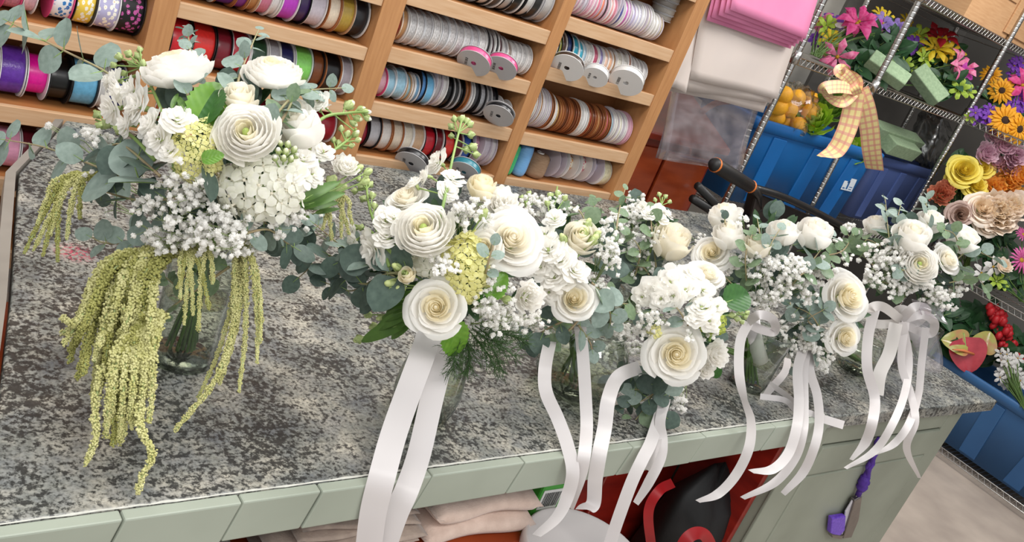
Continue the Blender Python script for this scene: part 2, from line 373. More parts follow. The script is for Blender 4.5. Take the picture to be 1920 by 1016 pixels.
def vein_mat(name, c1, c2):
    m = mat(name, c1, .4, hex2=c2, scale=6, trans=.2); nt = m.node_tree; N = nt.nodes; L = nt.links; P = N['Principled BSDF']
    tc = N.new('ShaderNodeTexCoord'); sp = N.new('ShaderNodeSeparateXYZ'); L.new(tc.outputs['Object'], sp.inputs[0])
    ab = N.new('ShaderNodeMath'); ab.operation = 'ABSOLUTE'; L.new(sp.outputs[1], ab.inputs[0])
    sb = N.new('ShaderNodeMath'); sb.operation = 'SUBTRACT'; L.new(sp.outputs[0], sb.inputs[0]); L.new(ab.outputs[0], sb.inputs[1])
    ml = N.new('ShaderNodeMath'); ml.operation = 'MULTIPLY'; ml.inputs[1].default_value = 36; L.new(sb.outputs[0], ml.inputs[0])
    sn = N.new('ShaderNodeMath'); sn.operation = 'SINE'; L.new(ml.outputs[0], sn.inputs[0])
    bp = N.new('ShaderNodeBump'); bp.inputs['Strength'].default_value = .16; bp.inputs['Distance'].default_value = .001; L.new(sn.outputs[0], bp.inputs['Height']); L.new(bp.outputs[0], P.inputs['Normal'])
    return m
HLEAF = leaf_mesh('hydrangea_leaf', vein_mat('hydrangea_leaf', '#6f9a35', '#5b8a2b'), rnd(19, .8, .36), 7, .3, .2, tooth=.06, wave=.01)
DLEAF = leaf_mesh('broad_leaf', vein_mat('broad_leaf_dark', '#3c6b2c', '#2f5a26'), rnd(19, .8, .42), 7, .25, .15, tooth=.05)
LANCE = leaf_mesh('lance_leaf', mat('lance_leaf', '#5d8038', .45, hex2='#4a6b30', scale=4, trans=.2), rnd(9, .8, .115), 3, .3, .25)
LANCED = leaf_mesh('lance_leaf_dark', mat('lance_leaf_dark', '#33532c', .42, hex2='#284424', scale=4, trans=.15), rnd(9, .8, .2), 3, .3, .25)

def leaf(parent, me, M, name='leaf'): return put(name, me, parent, M=M)
def leafM(loc, d, n, L): # leaf grows along d, upper face roughly n
    d = Vector(d).normalized(); n = Vector(n); n = (n-d*n.dot(d)); n = n.normalized() if n.length > 1e-4 else d.orthogonal().normalized(); y = n.cross(d)
    return Matrix(((d.x*L, y.x*L, n.x*L, loc[0]), (d.y*L, y.y*L, n.y*L, loc[1]), (d.z*L, y.z*L, n.z*L, loc[2]), (0, 0, 0, 1)))

def sprig(B, pts, L0, L1, tone='a', step=.8, name='eucalyptus_sprig', seed=None, face=.8):
    """eucalyptus: curved stem with paired round leaves shrinking to the tip; pts are (px,py,depth)"""
    R = random.Random(seed if seed is not None else random.random())
    P = [at(*p)-B.org for p in pts]; C = [Vector(c) for c in spline(P, 8)]
    n = len(C); me = MB().tube(C, [lerp(.0022, .0009, i/(n-1)) for i in range(n)], 5).mesh(name, EUCSTEM)
    o = put(name, me, B.o); dist = 0; nxt = L0*.4; k = 0; total = sum((C[i+1]-C[i]).length for i in range(n-1))
    ang = R.uniform(0, 3)
    for i in range(n-1):
        seg = (C[i+1]-C[i]); dist += seg.length
        if dist >= nxt:
            t = dist/total; L = lerp(L0, L1, t); T = seg.normalized(); a = (-FW).cross(T).normalized(); b = T.cross(a)
            for s in (-1, 1):
                if R.random() < .08: continue
                th = ang+R.uniform(-.35, .35)
                side = a*math.cos(th)+b*math.sin(th)*.7
                d = (side*s+T*R.uniform(.15, .7)).normalized()
                nn = (-FW*face+Vector((0, 0, 1))*.5+T*.6+Vector((R.uniform(-.5, .5), R.uniform(-.5, .5), R.uniform(-.3, .3))))
                leaf(o, R.choice(EL[tone]), leafM(C[i]+d*L*.1, d, nn, L*R.uniform(.85, 1.15)))
            ang += 1.2; nxt = dist+L*step
    T = (C[-1]-C[-3]).normalized(); leaf(o, EL[tone][1], leafM(C[-1], T, -FW+Vector((R.uniform(-.5, .5), 0, .5)), L1*.9))
    return o

ICO = None
def ico():
    global ICO
    if ICO is None:
        import bmesh
        bm = bmesh.new(); bmesh.ops.create_icosphere(bm, subdivisions=1, radius=1); bm.verts.ensure_lookup_table()
        ICO = (np.array([v.co[:] for v in bm.verts]), [tuple(v.index for v in f.verts) for f in bm.faces]); bm.free()
    return ICO
# one floret of baby's breath: a loose ball of small petals
def gyp_unit(seed):
    R = np.random.default_rng(seed); vs = []; fs = []
    V0, F0 = ico(); vs += list(V0*.72); fs += F0
    for i in range(17):
        d = R.normal(size=3); d[2] += .35; d /= np.linalg.norm(d)
        a = np.cross(d, R.normal(size=3)); a /= np.linalg.norm(a); b = np.cross(d, a); k = len(vs)
        vs += [d*.25-a*.12, d*.25+a*.12, d*.78+a*.34+b*.1*R.normal(), d*.98+b*.2, d*.78-a*.34-b*.1*R.normal()]
        fs += [(k, k+1, k+2, k+4), (k+4, k+2, k+3)]
    return np.array(vs), fs
GU = [gyp_unit(s) for s in range(5)]
def gyp(B, clumps, r=.0048, name='babys_breath_spray'):
    """clumps: (px,py,depth,rx_px,ry_px,count); thin branching stems carry the florets"""
    b = MB()
    for (x, y, d, rx, ry, cnt) in clumps:
        cnt = int(cnt*1.3); d -= .016
        root = at(x, y, d+.05)-B.org; root = root.lerp(B.core-B.org, .35)
        hubs = []
        for i in range(max(3, cnt//7)):
            th = random.uniform(0, 6.28); q = math.sqrt(random.random())*.8
            hubs.append(at(x+rx*q*math.cos(th), y+ry*q*math.sin(th), d+.012+random.uniform(-.01, .02))-B.org)
            b.tube([root, root.lerp(hubs[-1], .55)+Vector((random.uniform(-.01, .01), 0, .006)), hubs[-1]], [.0009, .0007, .0005], 3, m=1, caps=False)
        for i in range(cnt):
            h = random.choice(hubs); th = random.uniform(0, 6.28); q = random.random()**.6*.45+.05
            sc = d/FPX
            p = h+RT*(rx*q*math.cos(th)*sc)+UP*(ry*q*math.sin(th)*sc)-FW*random.uniform(-.012, .022)
            rr = r*random.uniform(.75, 1.35); M = np.array(basis(Vector((random.gauss(0, .6), random.gauss(0, .6), 1))+(-FW)*.8, random.uniform(0, 6)))
            v, f = GU[i % 5]; b.add(v@M.T*rr+np.array(p), f)
            b.tube([h, p], .0004, 3, m=1, caps=False)
    me = b.mesh(name, [GYP, mat('babys_breath_stem', '#8a9a66', .6, scale=60)])
    o = put(name, me, B.o); o['kind'] = 'stuff'; return o
def wisps(B, pts_list, name='fern_frond', m=None, L=.035, dens=26):
    """asparagus fern: fine needles along arching stems"""
    m = m or mat('fern_green', '#3f5f2d', .6, hex2='#2f4a22', scale=40)
    for pts in pts_list:
        C = [Vector(c) for c in spline([at(*p)-B.org for p in pts], 8)]; n = len(C); b = MB().tube(C, [.001]*n, 4)
        for i in range(n*dens//10):
            k = random.randrange(2, n-1); p = C[k]; T = (C[k]-C[k-1]).normalized(); d = (T*.8+Vector((random.gauss(0, 1), random.gauss(0, 1), random.gauss(0, 1)))*.55).normalized()
            l = L*random.uniform(.4, 1.1)*(1-.5*k/n); q = p+d*l
            b.tube([p, q], [.0005, .0003], 3, caps=False)
            for j in range(4):
                s = p.lerp(q, random.uniform(.3, 1)); e = (d+Vector((random.gauss(0, 1), random.gauss(0, 1), random.gauss(0, 1)))*.5).normalized()*l*.35
                b.tube([s, s+e], [.0004, .0002], 3, caps=False)
        o = put(name, b.mesh(name, m), B.o); o['kind'] = 'stuff'

def tassel(B, pts, r0=.0075, r1=.0042, m=None, name='amaranth_tassel', dens=1.0):
    """hanging amaranth: a cord covered in small knobbly seed clusters"""
    C = np.array(spline([list(at(*p)-B.org) for p in pts], 8)); V, F = ico(); b = MB()
    b.tube([Vector(c) for c in C], .0016, 5, m=1)
    seg = np.linalg.norm(np.diff(C, axis=0), axis=1); cum = np.concatenate([[0], np.cumsum(seg)]); tot = cum[-1]
    pos = 0.0
    while pos < tot:
        t = pos/tot; c = np.array([np.interp(pos, cum, C[:, k]) for k in range(3)]); r = lerp(r0, r1, t**1.4)
        lump = 1+.22*math.sin(pos*420)+.16*math.sin(pos*190+1)
        for k in range(9):
            d = rng.normal(size=3); d /= np.linalg.norm(d)
            b.add(V*rng.uniform(.24, .42, 3)*r+c+d*r*lump*rng.uniform(.6, 1.0), F)
        pos += r*.42/dens
    o = put(name, b.mesh(name, [m or AMAR, SEPAL], True), B.o); o['kind'] = 'stuff'; return o
def stock(B, pts, florets=(), buds=(), name='stock_stem', stemr=.0028):
    """stock: thick green stem, ruffled florets and buds on short stalks. florets (px,py,d,w_px), buds (px,py,d,len_px)"""
    C = [Vector(c) for c in spline([at(*p)-B.org for p in pts], 6)]; n = len(C)
    b = MB().tube(C, [lerp(stemr, stemr*.6, i/(n-1)) for i in range(n)], 7)
    def nearest(p): 
        k = min(range(n), key=lambda i: (C[i]-p).length); k = max(0, k-2); return C[k], (C[min(k+1, n-1)]-C[max(k-1, 0)]).normalized()
    todo = []
    for i, (x, y, d, w) in enumerate(florets):
        p = at(x, y, d)-B.org; c, T = nearest(p); nn = (p-c).normalized()*.7-FW*.8+Vector((random.gauss(0, .2), random.gauss(0, .2), random.gauss(0, .2)))
        r = w*.5*d/FPX; todo.append(('stock_floret', STOCKS[(i+int(x)) % 4], xf(p, nn, r*1.25, random.uniform(0, 6))))
        b.tube([c, p-nn.normalized()*r*.4], .0012, 5, caps=False)
    for i, (x, y, d, l) in enumerate(buds):
        p = at(x, y, d)-B.org; c, T = nearest(p); nn = (p-c)*1.0+T*.012
        L = l*d/FPX/1.75; todo.append(('bud', BUD if i % 4 else BUDW, xf(p-nn.normalized()*L*.6, nn, L, random.uniform(0, 6))))
        b.tube([c, p-nn.normalized()*L*.7], .0011, 5, caps=False)
    o = put(name, b.mesh(name, STEM), B.o)
    for nm, me, M in todo: put(nm, me, o, M=M)
    return o
def hydrangea(B, x, y, d, wx, wy, floret, fw, count, name='hydrangea_head', m=None, seed=3):
    R = random.Random(seed); c = at(x, y, d)-B.org; sx = wx*.5*d/FPX; sy = wy*.5*d/FPX; sz = min(sx, sy)
    b = MB(); V, F = ico(); b.add(V*.6*sz+np.array(c)+np.array(FW)*sz*.3, F); b.tube([c+FW*sz*.3, B.core-B.org], .003, 5)
    o = put(name, b.mesh(name, m or STEM), B.o); r = fw*.5*d/FPX
    for i in range(count):
        u = 1-(i+.5)/count*1.25; th = i*2.39996; q = math.sqrt(max(0, 1-u*u))
        off = RT*(sx*q*math.cos(th))+UP*(sy*q*math.sin(th))-FW*(sz*u)
        nn = off.normalized()*.8-FW*.35+Vector((R.gauss(0, .3), R.gauss(0, .22), R.gauss(0, .22)))
        put('floret', floret, o, M=xf(c+off*R.uniform(.86, 1.04), nn, r*R.uniform(.9, 1.35), R.uniform(0, 6)))
    return o
def budstem(B, x, y, d, l, base, me=None, name='bud'):
    p = at(x, y, d)-B.org; c = at(*base)-B.org; nn = (p-c); L = l*d/FPX/1.55
    o = put(name, me or BUDG, B.o, M=xf(p-nn.normalized()*L*.5, nn, L, random.uniform(0, 6)))
    s = MB().tube([c, p-nn.normalized()*L*.6], .0012, 5, caps=False).mesh('bud_stalk', STEM); put('bud_stalk', s, B.o)
def bigleaf(B, me, base, tip, n=None, name='leaf'):
    a = at(*base)-B.org; b = at(*tip)-B.org; d = b-a
    return put(name, me, B.o, M=leafM(a, d, n if n is not None else -FW+Vector((0, 0, .3)), d.length))
class Bouquet:
    def __init__(s, name, label, cat, core, loc=None, group=None):
        s.core = at(*core); s.org = Vector(loc) if loc is not None else s.core.copy()
        s.o = thing(name, label, cat, s.org, group)
    def fl(s, name, kind, var, x, y, d, w, n=None, face=.5, outer=None, inner=None, flat=1., label=None):
        """flower with its middle at the pixel, w pixels wide; n=(right,up,towards camera) or outward from the tie"""
        p = at(x, y, d); r = w*.5*d/FPX
        if n is not None: nn = RT*n[0]+UP*n[1]-FW*n[2]
        else: nn = (p-s.core).normalized()*(1-face)-FW*face
        nn.normalize()
        return rose(s.o, s.org, name, kind, var, p-nn*r*.25, nn, r, outer, inner, None, flat, label)
    def stems(s, base, cnt=14, spread=.025, m=None, top=None):
        """cut stems from the tie down into the vase"""
        b = MB(); c = (top or s.core)-s.org; e = Vector(base)-s.org
        for i in range(cnt):
            a = 6.283*i/cnt; q = random.uniform(.3, 1); k = Vector((math.cos(a), math.sin(a), 0))
            b.tube([c+k*.02*q, (c+e)*.5+k*.012*q, e+k*spread*q], random.uniform(.0022, .0038), 6)
        return put('stems', b.mesh('stems', m or STEMD), s.o)
# ------------------------------------------------------------------ the room
WALL = mat('wall_paint', '#b4b1a8', .8, var=.06, scale=3, bump=.05, bscale=120)
WALLD = mat('wall_charcoal_paint', '#6a6762', .8, var=.1, scale=3, bump=.05, bscale=120)
FLOORM = mat('floor_concrete', '#b5a79a', .6, hex2='#9a8d82', scale=4, bump=.06, bscale=60)
def plane_box(name, a, b, m):
    o = boxpart(name, a, b, m, bw=0); o['kind'] = 'structure'; return o
plane_box('floor', (-3, -3, -.05), (6.2, 3.1, 0), FLOORM)
plane_box('wall_back', (-3, 2.95, 0), (4.45, 3.05, 3.2), WALL)
plane_box('wall_back_right', (4.45, 2.93, 0), (6.2, 3.05, 3.2), WALLD)
plane_box('wall_right', (5.75, -3, 0), (5.85, 2.93, 3.2), WALLD)

# ------------------------------------------------------------------ countertop
CT = .92
SAGE = mat('sage_paint', '#a0a799', .45, hex2='#92998b', scale=5, bump=.12, bscale=40)
SAGED = mat('sage_cabinet_paint', '#959a8b', .5, hex2='#878c7d', scale=5, bump=.12, bscale=40)
ct = thing('countertop', 'long grey speckled stone worktop with sage painted front edge', 'countertop', (1.7, 1.5, CT))
org = Vector((1.7, 1.5, CT))
fy = lambda x: .8605+.0205*(x-.25)
outline = [(.235, fy(.235)+.001), (2.09, fy(2.09)+.001), (2.095, .888), (3.075, .876), (3.075, 2.17), (.625, 2.17), (.575, 2.06), (.466, 1.838), (.366, 1.357), (.29, 1.03)]
b = MB(); k = len(outline)
for z in (CT-.038, CT): b.add([(x-org.x, y-org.y, z-org.z) for x, y in outline], [])
b.f = [tuple(range(k-1, -1, -1)), tuple(range(k, 2*k))]+[(i, (i+1) % k, k+(i+1) % k, k+i) for i in range(k)]; b.mi = [0]*len(b.f)
bevel(put('slab', b.mesh('slab', STONE, False), ct), .004, 3)
# pale strip along the left end
STRIP = mat('edge_strip', '#958f86', .4, var=.15, scale=15)
L = [(.225, .865), (.28, 1.03), (.356, 1.357), (.456, 1.838), (.566, 2.06), (.616, 2.17)]
b = MB(); vs = []
for x, y in L:
    vs += [(x-.014-org.x, y-org.y, -.05), (x+.004-org.x, y-org.y, -.05), (x+.004-org.x, y-org.y, .0015), (x-.014-org.x, y-org.y, -.001)]
fs = []
for i in range(len(L)-1):
    for j in range(4): fs.append((4*i+j, 4*i+(j+1) % 4, 4*i+4+(j+1) % 4, 4*i+4+j))
fs += [(3, 2, 1, 0), tuple(4*(len(L)-1)+j for j in range(4))]
put('edge_strip', b.add(vs, fs).mesh('edge_strip', STRIP, False), ct)
js = [.16, .397, .549, .667, .86, 1.056, 1.336, 1.566, 1.83, 2.085]
for i in range(len(js)-1):
    a, c = js[i]+.0012, js[i+1]-.0012; dy = random.uniform(-.0012, .0012)
    bb = MB(); sl = .014   # the joints lean a little
    x0, x1 = a-org.x, c-org.x; y0, y1 = -.0185+dy-org.y, -org.y; z0, z1 = -.066, -.001
    ya, yc = fy(a), fy(c)
    bb.add([(x0-sl, y0+ya, z0), (x1-sl, y0+yc, z0), (x1-sl, y1+yc, z0), (x0-sl, y1+ya, z0), (x0, y0+ya, z1), (x1, y0+yc, z1), (x1, y1+yc, z1), (x0, y1+ya, z1)],
           [(3, 2, 1, 0), (4, 5, 6, 7), (0, 1, 5, 4), (1, 2, 6, 5), (2, 3, 7, 6), (3, 0, 4, 7)])
    bevel(put('fascia_board', bb.mesh('fascia_board', SAGE, False), ct), .0025)
boxpart('fascia_backing', (.17, .900, .862), (2.085, .914, CT-.039), mat('joint_grey', '#6f766c', .8), ct, org, 0)
# white caulk line left along the stone where it meets the fascia
CAULK = mat('caulk', '#d9d8cf', .7, var=.15, scale=90, bump=.4)
b = MB(); P_ = []
for i in range(120): x = .25+i*.0153; P_.append((x-org.x, fy(x)+.0008+random.uniform(-.0006, .0008)-org.y, .0002))
b.tube(P_, [random.uniform(.0008, .0018) for _ in P_], 5)
put('caulk_line', b.mesh('caulk_line', CAULK, False), ct)

# ------------------------------------------------------------------ wooden ribbon shelf
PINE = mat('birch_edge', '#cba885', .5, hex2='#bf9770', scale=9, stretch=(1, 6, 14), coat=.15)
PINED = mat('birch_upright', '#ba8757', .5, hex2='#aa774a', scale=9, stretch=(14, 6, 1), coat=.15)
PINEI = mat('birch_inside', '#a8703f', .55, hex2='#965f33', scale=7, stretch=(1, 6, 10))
SY, SD = 2.2, .17
sh = thing('ribbon_shelf', 'birch pigeonhole shelf full of ribbon spools behind the counter', 'shelf', (1.5, SY, 0)); so = Vector((1.5, SY, 0))
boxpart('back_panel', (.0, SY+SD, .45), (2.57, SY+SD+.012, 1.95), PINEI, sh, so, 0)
DIV = [(.16, .21), (.767, .825), (1.347, 1.415), (1.945, 1.993), (2.51, 2.57)]
for i, (a, c) in enumerate(DIV): boxpart('upright', (a, SY-.004, .45), (c, SY+SD, 1.95), PINED, sh, so)
COLS = {'A': (.21, .767), 'B': (.825, 1.347), 'C': (1.415, 1.945), 'D': (1.993, 2.51)}
ROWS = {'A': [(1.118, .042), (.922, .04), (.743, .045), (.55, .045), (1.32, .042)], 'B': [(1.242, .037), (1.077, .034), (.915, .034), (1.40, .04)],
        'C': [(1.427, .044), (1.26, .043), (1.098, .043), (.932, .036), (1.64, .04)], 'D': [(1.486, .043), (1.32, .042), (1.095, .042), (.932, .036), (1.70, .042)]}
for c, rows in ROWS.items():
    a, e = COLS[c]
    for z, t in rows:
        boxpart('shelf_lip', (a+.0005, SY, z-t), (e-.0005, SY+.016, z), PINE, sh, so)
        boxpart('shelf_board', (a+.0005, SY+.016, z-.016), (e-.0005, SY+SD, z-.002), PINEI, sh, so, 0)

# ------------------------------------------------------------------ ribbon spools
def flange_mesh(m, name='flange'):
    return MB().lathe([(.16, -.5), (1, -.5), (1, .5), (.16, .5)], 36, closed=True).mesh(name, m, False)
CARD = {'w': mat('flange_white', '#e6e4e2', .5, var=.05), 'g': mat('flange_grey', '#b9b7b8', .5, var=.08), 'k': mat('flange_black', '#1c1b1d', .45), 'l': mat('flange_lilac', '#cfc6d0', .5, var=.06),
        'b': mat('flange_brown', '#a9683c', .6), 'c': mat('flange_clear', '#dcdde0', .2, var=.05), 'p': mat('flange_pink', '#e24c84', .5), 't': mat('flange_tan', '#c9a078', .6), 'q': mat('flange_blush', '#e3b9c9', .5, var=.06), 'd': mat('flange_dark_brown', '#6e3c20', .6)}
FLM = {k: flange_mesh(v) for k, v in CARD.items()}
RIBM = {}
def ribbon_mat(hexc, kind='satin'):
    key = (hexc, kind)
    if key not in RIBM:
        if kind == 'satin': RIBM[key] = mat('satin_'+hexc.lstrip('#'), hexc, .28, var=.18, scale=8, stretch=(1, 1, 1), spec=.6)
        elif kind == 'print': RIBM[key] = pattern_mat('print_'+hexc[0].lstrip('#'), *hexc, scale=4.2)
        elif kind == 'lace': RIBM[key] = mat('lace_'+hexc.lstrip('#'), hexc, .35, var=.45, scale=9, bump=.3)
        elif kind == 'sheer': RIBM[key] = mat('sheer_'+hexc.lstrip('#'), hexc, .22, var=.3, scale=4, bump=.3, bscale=12)
    return RIBM[key]
ROLLM = {}
def roll_mesh(m, ratio):
    key = (m.name, round(ratio, 2))
    if key not in ROLLM:
        # wound tape: slightly uneven outer layer, sides stepping in
        pr = [(.2, -.5), (ratio*.985, -.5), (ratio, -.46), (ratio*1.004, -.2), (ratio*1.0, .2), (ratio, .46), (ratio*.985, .5), (.2, .5)]
        ROLLM[key] = MB().lathe(pr, 36, closed=True).mesh('ribbon_roll', m, False)
        for i, p in enumerate(ROLLM[key].polygons): p.use_smooth = True
    return ROLLM[key]
def spool(loc, axis, R, w, ribbon, ratio, fl, label, group=None, cat='ribbon spool', spin=0., name='ribbon_spool'):
    o = thing(name, label, cat, loc, group); B = basis(axis, spin).to_4x4(); ft = .0016
    for s in (-1, 1): put('flange', FLM[fl], o, M=B @ Matrix.Translation((0, 0, s*(w/2-ft/2))) @ Matrix.Diagonal((R, R, ft, 1)))
    put('ribbon', roll_mesh(ribbon, ratio), o, M=B @ Matrix.Diagonal((R, R, w-2*ft-.0004, 1)))
    return o
ORD = ['first', 'second', 'third', 'fourth', 'fifth', 'sixth', 'seventh', 'eighth', 'ninth', 'tenth', 'eleventh', 'twelfth', 'thirteenth', 'fourteenth', 'fifteenth', 'sixteenth', 'seventeenth', 'eighteenth', 'nineteenth', 'twentieth']
ORD += ['twenty-'+w for w in ORD[:9]]+['thirtieth']
def row(where, x0, x1, z, specs, R=.055, jit=.06, fillw=True):
    """specs: (colour word, hex, kind, flange, width weight, radius factor, ribbon ratio); None = gap of weight 1"""
    tw = sum(s[4] if s[0] else s[1] for s in specs); x = x0; k = 0
    for s in specs:
        if not s[0]: x += s[1]/tw*(x1-x0); continue
        word, hx, kind, fl, wt, rf, ratio = s; ww = wt/tw*(x1-x0); r = R*rf
        tilt = random.uniform(-1, 1)*jit
        th = max(.004, ww-.0022-abs(tilt)*.0)
        loc = (x+ww/2, SY+.022+r+random.uniform(0, .006), z+r+.0005)
        th2 = min(th, max(.004, ww-.001-2*r*abs(math.sin(tilt))*.25))
        spool(loc, (math.cos(tilt), math.sin(tilt)*.6, 0), r, th2, ribbon_mat(hx, kind), ratio, fl,
              f'{word} ribbon spool, {ORD[k]} from the left {where}', 'ribbon spools standing on the wooden shelf')
        x += ww; k += 1
S = lambda w, h, k='satin', f='w', wt=1., rf=1., ra=.9: (w, h, k, f, wt, rf, ra)
G = lambda wt: (None, wt)
row('behind the eucalyptus', .47, .765, 1.118, [S('pink striped', '#d98aa2', 'lace', 'p', 1.0), S('pale pink', '#e7b9c6', 'sheer', 'w', .8), G(.7), S('blue and white floral', ('#eef0f2', '#2f7ec2', '#e04c68'), 'print', 'p', 1.25), S('yellow daisy print', ('#f2cf52', '#fbf7ea', '#f0b52a'), 'print', 'k', 1.2),
   S('lilac daisy print', ('#b7b3d6', '#fbf7ea', '#e9a92a'), 'print', 'w', 1.35), S('black with pink flowers', ('#1b1a1e', '#c25aa0', '#e6e2e6'), 'print', 'k', 1.5)], .062, .02)
row('on the shelf left of the bouquet', .47, .765, .922, [S('dark red', '#8c1d28', 'satin', 'w', .4), S('violet', '#6a3aa8', 'sheer', 'w', 1.3), S('hot pink', '#e8159a', 'satin', 'c', 1.15, 1., .74), S('black velvet', '#0b0b0c', 'satin', 'k', 1.2, 1., .8), S('sky blue sheer', '#6db2d6', 'sheer', 'k', 1.4), S('pale grey', '#c4c2bf', 'satin', 'w', .55), S('navy blue', '#2a3a7c', 'satin', 'w', 1.0)], .060, .015)
row('on the low shelf beside the counter', .40, .70, .743, [S('coral', '#c6504f'), S('pastel pink', '#f0a9c6', 'satin', 'w', 2.4), S('burgundy', '#6c1f2b'), S('grey', '#8f8f92'), S('dark brown', '#4a2f22')], .052, .02)
row('on the shelf above the white blossoms', .84, 1.343, 1.242, [S('grey lilac', '#a79fb4'), S('lime', '#9fb368', 'satin', 'w', .9), S('royal purple', '#5f2a8c', 'satin', 'b', 1.1), S('plum purple', '#7a3090', 'satin', 'b', .7), S('tan', '#b98250', 'satin', 't', .6), S('rose pink', '#cd7a94', 'satin', 'w', .8), S('white', '#e6e0e0', 'satin', 'w', .5), S('magenta', '#bd3fc2', 'satin', 'w', 1.1), S('dark violet', '#3c2456', 'satin', 'k', .8), S('silver lilac', '#cfc5cf', 'satin', 'w', 1.1), S('ivory', '#ead9c2', 'satin', 'b', .9), S('gold', '#b89a42', 'satin', 't', 1.0), S('black', '#1f1f23', 'satin', 'w', 1.1)], .060, .04)
row('on the red and green shelf', .835, 1.343, 1.077, [S('bright red', '#d5232e', 'satin', 'k', 1.3), S('scarlet', '#e2302c', 'satin', 'k', 1.4), S('wine red', '#7a1a2a', 'satin', 'k', 1.), S('crimson', '#b3122c', 'satin', 'w', 1.2), S('dark green', '#26462e', 'satin', 'w', 1.1), S('silver', '#aaa7ac', 'satin', 'w', .8), S('midnight blue', '#26285a', 'satin', 'w', 1.0), S('apple green', '#86cf62', 'satin', 'c', 1.25), S('chestnut', '#7a4424', 'satin', 'k', .9), S('black', '#121214', 'satin', 'b', 1.2), S('lilac grey', '#a8a0a8', 'satin', 'w', .8)], .057, .02)
row('on the all-red low shelf', .835, 1.343, .932, [S('rust', '#a7482a'), S('burgundy', '#7c1c2c'), S('red', '#bf2436', 'satin', 'w', 1.4), S('maroon', '#701424'), S('rosewood', '#a05058'), S('deep red', '#9c1a2c', 'satin', 'w', 1.5)], .052, .02)
# column C
big = [S(w, h, 'satin', f, 1., 1., .93) for w, h, f in (('black edged', '#191919', 'w'), ('pale grey', '#c9c7c4', 'k'), ('black', '#1a1a1a', 'g'), ('white', '#e3e0dc', 'k'), ('charcoal', '#3a3a3c', 'w'), ('silver grey', '#b3b1b0', 'k'), ('jet black', '#111111', 'w'), ('light grey', '#d0cecb', 'k'), ('dark', '#2a2a2a', 'g'), ('soft grey', '#b9b7b4', 'g'))]
row('on the black disc shelf', 1.56, 1.94, 1.427, big, .072, .12)
rw = [S('red trimmed', '#a03a30', 'lace', 't', .7, .92), S('tan', '#b98a5c', 'satin', 'w', .8, .98)]+[S(w, '#dfdcdb' if i % 2 else '#cfcccc', 'lace', 'c' if i % 3 else 'w', 1., random.uniform(.94, 1.02), .93) for i, w in enumerate(['clear lace', 'white lace', 'silver lace', 'white sheer', 'silver print', 'white print', 'silver edged', 'white satin', 'clear silver', 'grey white'])]
rw += [S('black edged', '#2a2728', 'lace', 'g', .6), S('dark floral', '#4a3038', 'lace', 'w', .6, .95), S('black dotted', '#242226', 'lace', 'w', .6), S('wine edged', '#5c2a34', 'lace', 'w', .6, .95), S('grey', '#a9a6a8', 'satin', 'w', .7, .9), S('taupe', '#a08f84', 'satin', 'w', .7, .85)]
rw += [S(w, '#d8d6d5', 'lace', 'w', .75, .86, .93) for w in ('small white', 'small silver', 'small pearl', 'small clear')]
row('on the white lace shelf', 1.425, 1.94, 1.26, rw, .056, .05)
rw = [S('dusty pink', '#c99aa6', 'satin', 'p', 1.1, .8), S('powder blue', '#8fb6c9', 'satin', 'c', 1.0, .8), S('ice blue', '#9dc6da', 'sheer', 'c', 1.3, .86), S('grey blue', '#8faab0', 'satin', 't', .6, .78), S('tan', '#a58a70', 'satin', 'w', .4, .78), S('steel blue', '#6f96b4', 'sheer', 'c', .6, .8), S('mid blue', '#4f86c0', 'satin', 'k', .7, .95), S('sky blue', '#6bb0d8', 'satin', 'c', 1.1, .9)]
rw += [S('large grey', '#b5b1b3', 'satin', 'l', .8, 1.16), S('white', '#d5d2d2', 'satin', 'w', .7, 1.12), S('black', '#19191b', 'satin', 'k', .8, 1.), S('black dotted', '#2c2c2e', 'lace', 'g', .8), S('jet black', '#0f0f10', 'satin', 'k', .8), S('brown', '#8a5a36', 'satin', 'b', .6, 1.08), S('grey', '#a5a3a5', 'satin', 'w', .5, 1.05), S('black silver', '#505054', 'lace', 'k', .8, 1.06), S('silver glitter', '#b9b9bd', 'lace', 'k', .9, 1.02), S('smoke', '#707074', 'lace', 'g', .7), S('coal black', '#202024', 'satin', 'k', .9, .98), S('pale grey', '#c3c1c2', 'lace', 'w', 1.2, .72), S('soft white', '#d6d4d3', 'lace', 'w', 1.2, .66)]
row('on the blue and black shelf', 1.425, 1.94, 1.098, rw, .056, .06)
rw = [S('maroon', '#8c1f33', 'satin', 'k', .8, .9), S('silver', '#b3b0b4', 'satin', 'k', 1.3), S('pearl', '#d3ccc6', 'satin', 'b', 1.2), S('champagne', '#d6c6b2', 'satin', 'b', 1.2), S('ivory', '#dcd2c0', 'satin', 'w', 1.1), S('beige', '#c2a182', 'satin', 'w', 1.3), S('red', '#b51a2a', 'satin', 'k', 1.3, .95), S('dark cherry', '#6c1420', 'satin', 'w', 1.), S('vermilion', '#d2352c', 'satin', 'k', 1.3, .95), S('burgundy', '#561622'), S('cobalt blue', '#274f9c', 'satin', 'k', 1.1), S('large pink', '#d9a6bd', 'satin', 'l', 1.3, 1.25, .6), S('large lilac', '#c9c0cc', 'satin', 'l', 1.0, 1.28, .9), S('cool white', '#d9d6da', 'satin', 'l', .7, 1.2, .9)]
row('behind the tall stock stem', 1.425, 1.94, .932, rw, .056, .05)
